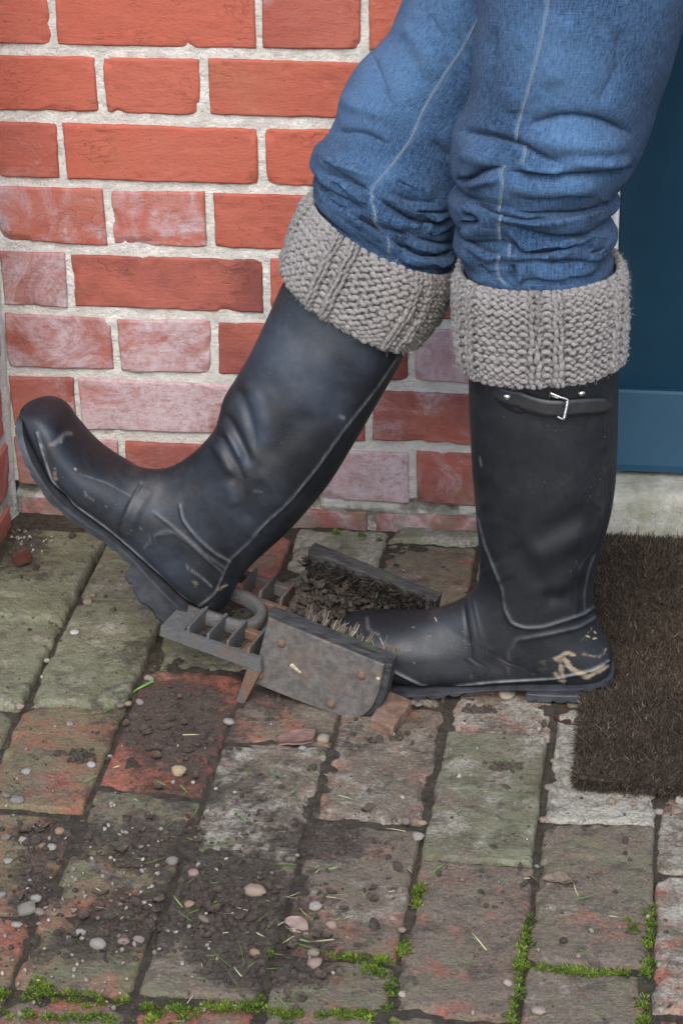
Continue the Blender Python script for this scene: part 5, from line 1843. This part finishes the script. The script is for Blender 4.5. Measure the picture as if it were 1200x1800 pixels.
# ------------------------------------------------------------------ single pebbles, leaves and chips
V0, F0 = ico(2)
PEB = []
for k in range(7):
    v = V0 * (1 + .34 * fbm(V0 * 1.15 + 13 * k, 3)[:, None])
    v = np.round(v * 2.2 + .15 * k) / 2.2 * .45 + v * .55
    v = np.sign(v) * np.abs(v) ** .92 * (1 + .05 * fbm(V0 * 4 + k, 2)[:, None])
    v = v * np.array([1, .82 - .05 * (k % 3), .62 - .06 * (k % 2)])
    PEB.append(mesh('pebble', v, F0, M['pebble']))
GP = 'loose pebbles on the brick paving'
TAN, WHT, GRY, PNK, ORG, CRM, LIL, BRN, BLU = (.34, .26, .19), (.46, .445, .41), (.26, .25, .245), (.42, .27, .235), (.42, .24, .12), (.44, .38, .28), (.28, .265, .28), (.20, .155, .12), (.34, .37, .39)
PEBBLES = [  # x, y, length px, colour, label
    (447, 1570, 38, (.50, .36, .26), 'large smooth tan pebble, biggest stone lying in the dark mud'), (302, 1518, 25, GRY, 'grey pebble beside the pink one at the edge of the mud'), (340, 1537, 23, (.45, .25, .22), 'rosy pink pebble at the top of the mud patch'), (332, 1592, 20, ORG, 'small ochre pebble left of the big tan pebble'),
    (358, 1618, 24, BRN, 'mottled brown pebble below the ochre one in the mud'), (170, 1664, 31, WHT, 'large pale grey pebble at the head of the lower left cluster'), (141, 1643, 18, WHT, 'small white pebble just above the large pale grey one'), (216, 1658, 22, PNK, 'brownish pink pebble right of the large pale grey one'), (243, 1656, 22, GRY, 'grey pebble at the right end of the lower left cluster'),
    (48, 1601, 35, (.30, .28, .25), 'big flat grey pebble near the left edge'), (63, 1583, 21, WHT, 'whitish pebble resting above the big flat grey one'), (70, 1605, 20, TAN, 'tan pebble touching the right side of the flat grey one'), (30, 1628, 20, WHT, 'white pebble below the big flat grey one by the left edge'), (2, 1577, 18, LIL, 'lilac grey pebble cut by the left edge of the photo'),
    (91, 1492, 19, WHT, 'white spotted pebble in the joint on the left'), (41, 1480, 20, WHT, 'bright white pebble left of the spotted one'), (14, 1516, 18, WHT, 'small white pebble lowest of three near the left edge'), (75, 1489, 14, ORG, 'small orange pebble left of the white spotted one'), (145, 1450, 19, TAN, 'tan pebble at the corner of the red paving brick'),
    (104, 1465, 20, ORG, 'orange pebble in the soil under the red green brick'), (10, 1474, 20, BRN, 'brown pebble at the left edge above the white ones'), (30, 1410, 29, LIL, 'lilac oval pebble on the mossy red brick'), (12, 1400, 20, (.2, .2, .21), 'dark grey pebble left of the lilac oval one'), (46, 1359, 19, BLU, 'pale blue grey pebble on the green paving brick at left'),
    (161, 1346, 19, (.50, .54, .58), 'pale bluish chip beside a clod on the red brick'), (313, 1361, 29, (.55, .41, .20), 'knobbly yellow sandstone lump on the red paving brick'), (402, 1271, 25, WHT, 'white quartz pebble below the foot of the boot jack'), (261, 1195, 21, CRM, 'cream pebble at the tip of the green stem'), (245, 1236, 18, GRY, 'grey pebble right of the green stem'),
    (226, 1238, 15, (.48, .30, .12), 'small yellow ochre pebble by the lower end of the stem'), (212, 1243, 18, BRN, 'brown pebble under the lower end of the stem'), (568, 1301, 27, CRM, 'cream pebble right of the red brick flake'), (532, 1317, 16, BLU, 'bluish pebble below the red brick flake'), (35, 1244, 19, PNK, 'pinkish pebble in the joint between green slabs at left'),
    (83, 1162, 13, WHT, 'tiny white pebble in the long joint between green slabs'), (122, 1275, 15, LIL, 'lilac grey pebble alone on the green brick'), (733, 1474, 23, WHT, 'white pebble in the joint below the middle paving bricks'), (741, 1449, 20, (.50, .33, .24), 'peach pebble just above the white one in the joint'), (712, 1446, 20, BRN, 'brown pebble left of the peach one'),
    (965, 1386, 22, (.34, .30, .28), 'grey round pebble left of the door mat corner'), (966, 1366, 17, PNK, 'pink round pebble just above the grey one by the mat'), (971, 1339, 13, TAN, 'small tan pebble topmost in the joint by the mat'), (1155, 1433, 25, (.50, .47, .47), 'pale grey pebble below the mat near the right edge'), (1192, 1411, 22, WHT, 'white pebble at the right edge below the mat'),
    (1187, 1428, 21, TAN, 'tan pebble under the white one at the right edge'), (1072, 1411, 19, TAN, 'tan pebble on the pale edging under the mat'), (1110, 1415, 14, ORG, 'small orange pebble between two others under the mat edge'), (888, 1227, 34, (.50, .44, .33), 'cream lump wedged under the arch of the standing boot'), (940, 1533, 23, (.32, .34, .36), 'blue grey pebble at the crossing of two joints'),
    (705, 1637, 16, TAN, 'tan pebble in the mossy joint right of the mud'), (890, 1730, 17, (.55, .48, .44), 'pale pebble on the lower edge of the big red brick'), (945, 1779, 25, (.50, .42, .33), 'cream pebble lowest on the right side'), (552, 1698, 28, PNK, 'pink oval pebble at the lower edge of the mud'), (549, 1679, 22, TAN, 'tan upright pebble above the pink oval one'),
    (447, 1677, 20, ORG, 'orange brown pebble inside the grassy mud'), (552, 1598, 25, WHT, 'flat white pebble right of the big tan pebble'), (582, 1630, 22, PNK, 'pinkish pebble right of the flat shard'), (705, 1300 + 450, 15, (.62, .6, .5), 'tiny pale chip in the moss below the middle'), (957, 1447, 28, (.45, .27, .18), 'orange flaky stone left of the pale edging'), (946, 1492, 14, CRM, 'small cream pebble in the joint below the orange flaky stone'),
    (71, 899, 16, (.48, .40, .34), 'upright beige pebble in the corner under the lifted toe'), (97, 902, 20, WHT, 'white stone right of the upright beige pebble'), (66, 930, 17, LIL, 'mauve pebble in the corner below the beige one'), (50, 915, 24, GRY, 'flat grey stone in the corner by the pier'), (45, 930, 16, CRM, 'buff pebble below the flat grey stone in the corner'),
    (163, 1048, 17, PNK, 'pink pebble in the green joint under the lifted boot'), (155, 1060, 24, TAN, 'long tan stone under the pink one in the green joint'), (131, 1113, 18, (.62, .68, .74), 'shiny white stone on the green slab joint'), (709, 1003, 8, CRM, 'tiny yellow pebble behind the far brush'), (706, 1018, 9, WHT, 'tiny white pebble behind the far brush'), (388, 1704, 0, GRY, ''), (735, 1240, 16, GRY, 'grey pebble behind the little foot block of the jack')]
pr = random.Random(21)
for x, y, L, col, lab in PEBBLES:
    if not lab:
        continue
    s = L / 2 / 1800 * .9
    p = drop(x, y)
    o = bpy.data.objects.new('pebble', PEB[pr.randrange(7)])
    C.objects.link(o)
    o.location = (p[0], p[1], p[2] + s * .26)
    o.rotation_euler = (pr.uniform(-.3, .3), pr.uniform(-.3, .3), pr.uniform(-.7, .7))
    k = pr.uniform(.9, 1.05)
    o.scale = (s * k, s * 1.05, s * pr.uniform(.85, 1.15))
    gm = sum(col) / 3
    kk = pr.uniform(.56, .72)
    o.color = tuple((c * .75 + gm * .25) * kk * t for c, t in zip(col, (1.04, 1.0, .93))) + (1,)
    tag(o, lab, 'pebble', GP)


def flake(name, quad, z, thick, mat, label, cat, curl=.0, seed=0):
    q = [drop(x, y, z) for x, y in quad]
    n, m = 14, 10
    s, t = np.meshgrid(np.linspace(0, 1, n), np.linspace(0, 1, m), indexing='ij')
    k = .35
    ss = .5 + (s - .5) * np.sqrt(1 - k * (2 * t - 1) ** 2 * .9)
    tt = .5 + (t - .5) * np.sqrt(1 - k * (2 * s - 1) ** 2 * .9)
    P = ((1 - ss) * (1 - tt))[..., None] * q[0] + (ss * (1 - tt))[..., None] * q[1] + (ss * tt)[..., None] * q[2] + ((1 - ss) * tt)[..., None] * q[3]
    L = np.linalg.norm(q[1] - q[0])
    P = P + np.array([0, 0, 1]) * (curl * L * ((2 * tt - 1) ** 2 + .4 * (2 * ss - 1) ** 2) + .06 * L * fbm(np.stack([s * 3, t * 3, 0 * s + seed], -1), 3))[..., None]
    P = P + .05 * L * np.stack([fbm(np.stack([s * 4, t * 4, 0 * s + seed + 5], -1), 2), fbm(np.stack([s * 4, t * 4, 0 * s + seed + 9], -1), 2), 0 * s], -1)
    top, bot = P + [0, 0, thick], P.copy()
    V = np.concatenate([top.reshape(-1, 3), bot.reshape(-1, 3)])
    F = gfaces(n, m)
    rim = [i * m for i in range(n)] + [(n - 1) * m + j for j in range(1, m)] + [i * m + m - 1 for i in range(n - 2, -1, -1)] + [j for j in range(m - 2, 0, -1)]
    R_ = np.array([[rim[i], rim[(i + 1) % len(rim)], rim[(i + 1) % len(rim)] + n * m, rim[i] + n * m] for i in range(len(rim))])
    return thing(name, V, np.concatenate([F, F[:, ::-1] + n * m, R_]), mat, label, cat)


M['deadleaf'] = m_simple('dead_leaf_brown', (0.075, 0.055, 0.042), (0.15, 0.11, 0.085), 150, 0.7, 0.3, 0.0012)
M['redleaf'] = m_simple('wet_red_leaf', (0.035, 0.016, 0.011), (0.09, 0.030, 0.017), 90, 0.45, 0.5, 0.0008)
M['shard'] = m_simple('pinkish_shard', (0.17, 0.125, 0.10), (0.27, 0.195, 0.155), 90, 0.8, 0.3, 0.0012)
M['brickflake'] = m_simple('red_brick_flake', (0.115, 0.070, 0.058), (0.19, 0.115, 0.095), 90, 0.9, 0.2, 0.0015)
M['clod'] = m_soil('dark_clod', (0.045, 0.036, 0.029), (0.105, 0.083, 0.065))
flake('leaf', [(950, 1556), (1010, 1562), (995, 1543), (955, 1544)], .001, .0008, M['deadleaf'], 'curled grey brown dead leaf on the red brick at right', 'leaf', .16, 1)
flake('leaf', [(968, 1268), (1006, 1280), (996, 1248), (978, 1244)], .001, .0008, M['redleaf'], 'wet reddish leaf behind the standing heel by the mat', 'leaf', .1, 2)
flake('stone_shard', [(508, 1640), (545, 1644), (535, 1615), (497, 1618)], .001, .0035, M['shard'], 'flat pinkish brown stone shard at the right of the mud', 'stone', 0, 3)
flake('brick_flake', [(480, 1314), (556, 1306), (556, 1282), (500, 1290)], .0005, .003, M['brickflake'], 'thin reddish brick flake below the boot jack', 'brick flake', .02, 4)
flake('leaf', [(5, 935), (22, 945), (24, 905), (16, 900)], .002, .0008, M['redleaf'], 'reddish brown leaf against the pier at the left edge', 'leaf', .2, 5)
flake('leaf', [(27, 1000), (60, 992), (50, 966), (20, 980)], .001, .0008, M['redleaf'], 'dark wet leaf in the corner left of the green slab', 'leaf', .12, 6)
flake('leaf', [(95, 925), (135, 922), (120, 906), (92, 910)], .001, .0008, M['deadleaf'], 'brown leaf lying in the corner beneath the lifted sole', 'leaf', .1, 7)


def clod(px, py, L, W, label, seed, n=46):
    rs = np.random.default_rng(seed)
    c = drop(px, py)
    P = np.stack([c[0] + rs.normal(0, L * .35, n), c[1] + rs.normal(0, W * .35, n), c[2] + np.abs(rs.normal(0, .0014, n))], -1)
    V, F = lumps(P, rs.uniform(.0014, .0036, n), 1, seed, .5, (.4, .9))
    return thing('mud_clod', V, F, M['clod'], label, 'mud', 'clods of mud trodden onto the paving', smooth=False)


clod(885, 1349, .020, .012, 'elongated dark mud clod on the pale green brick', 1)
clod(695, 1295, .018, .012, 'small mud clod on the pale brick by the foot block', 2, 26)
clod(140, 1330, .024, .016, 'crumbly dark mud clod on the red green brick at left', 3, 60)
clod(845, 1249, .024, .010, 'thin mud clod in front of the standing boot sole', 4, 40)
clod(1000, 1553, .010, .008, 'tiny mud clod stuck to the dead leaf at right', 5, 12)
# green stem lying on the slabs
q = np.array([drop(x, y, .0025) for x, y in ((186, 1250), (205, 1240), (225, 1224), (248, 1208), (268, 1198))])
V, F = tube(catmull(q, 30), np.linspace(.0014, .0022, 30), 8, flat=.6)
M['stem'] = m_simple('green_stem', (0.07, 0.16, 0.03), (0.14, 0.25, 0.06), 120, 0.5, 0.4, 0.0003)
thing('plant_stem', V, F, M['stem'], 'fresh green plant stem lying across the slab corner at left', 'stem')

# ------------------------------------------------------------------ door mat
mat_ = empty('door_mat', (0.29, -0.285, 0.0))
tag(mat_, 'dark brown coir door mat in front of the doorstep', 'door mat')
X0, X1, Y0, Y1, ZT = -0.010, 0.60, -0.553, -0.016, 0.0150
xs, ys2 = np.arange(X0, X1 + .001, .006), np.arange(Y0, Y1 + .001, .006)
X, Y = np.meshgrid(xs, ys2, indexing='ij')
S = np.stack([X, Y, 0 * X], -1)
Zm = ZT + .0015 * fbm(S * 60, 3)
Xw = X + .0016 * fbm(S * 45 + 3, 3) * (X < X0 + .01)
Yw = Y + .0016 * fbm(S * 45 + 8, 3)
P = np.zeros((len(xs) + 2, len(ys2) + 2, 3))
P[1:-1, 1:-1] = np.stack([Xw, Yw, Zm], -1)
P[0], P[-1] = P[1], P[-2]
P[:, 0], P[:, -1] = P[:, 1], P[:, -2]
for sl in (np.s_[0, :], np.s_[-1, :], np.s_[:, 0], np.s_[:, -1]):
    P[sl + (2,)] = .0045
part('backing', P.reshape(-1, 3), gfaces(len(xs) + 2, len(ys2) + 2), M['coirbase'], mat_)
k1, k2 = 62000, 14000
bx = np.concatenate([rs.uniform(X0 - .001, .15, k1), rs.uniform(.15, X1, k2)])
by = rs.uniform(Y0 - .001, Y1 + .001, k1 + k2)
lay = vnoise(np.stack([bx * 26, by * 26, 0 * bx], -1))
lay2 = vnoise(np.stack([bx * 26 + 30, by * 26, 0 * bx], -1))
dd = np.stack([lay * .5 + rs.normal(0, .75, len(bx)), lay2 * .5 - .1 + rs.normal(0, .75, len(bx)), .45 + np.abs(rs.normal(0, .5, len(bx)))], -1)
edge_ = (by < Y0 + .006)
dd[edge_, 1] -= .9
kf = 5200
fx = np.concatenate([rs.uniform(X0, .2, kf), np.full(kf, X0) + rs.normal(0, .001, kf)])
fy = np.concatenate([np.full(kf, Y0) + rs.normal(0, .001, kf), rs.uniform(Y0, Y1, kf)])
fd = np.concatenate([np.stack([rs.normal(0, .7, kf), -1 + rs.normal(0, .4, kf), rs.normal(-.25, .6, kf)], -1), np.stack([-1 + rs.normal(0, .4, kf), rs.normal(0, .7, kf), rs.normal(-.25, .6, kf)], -1)])
dd[bx < X0 + .004, 0] -= .6
dd /= np.linalg.norm(dd, axis=1)[:, None]
L = rs.uniform(.0028, .0072, len(bx))
L[rs.random(len(bx)) < .012] *= 2.3
base = np.stack([bx, by, np.full(len(bx), ZT - .0015)], -1)
base = np.concatenate([base, np.stack([fx, fy, rs.uniform(.006, ZT, 2 * kf)], -1)])
fd /= np.linalg.norm(fd, axis=1)[:, None]
dd = np.concatenate([dd, fd])
L = np.concatenate([L, rs.uniform(.002, .0065, 2 * kf)])
bx, by = base[:, 0], base[:, 1]
tint = np.clip(rs.beta(1.2, 2.6, len(bx)) + .18 * vnoise(np.stack([bx * 9, by * 9, 0 * bx + 4], -1)), 0, 1)
V, F = blades(base, dd, L, rs.uniform(.00030, .00075, len(bx)), .35, rs)
part('coir_pile', V, F, M['coir'], mat_, attrs={'tint': np.repeat(tint, 5)}, smooth=False)['kind'] = 'stuff'
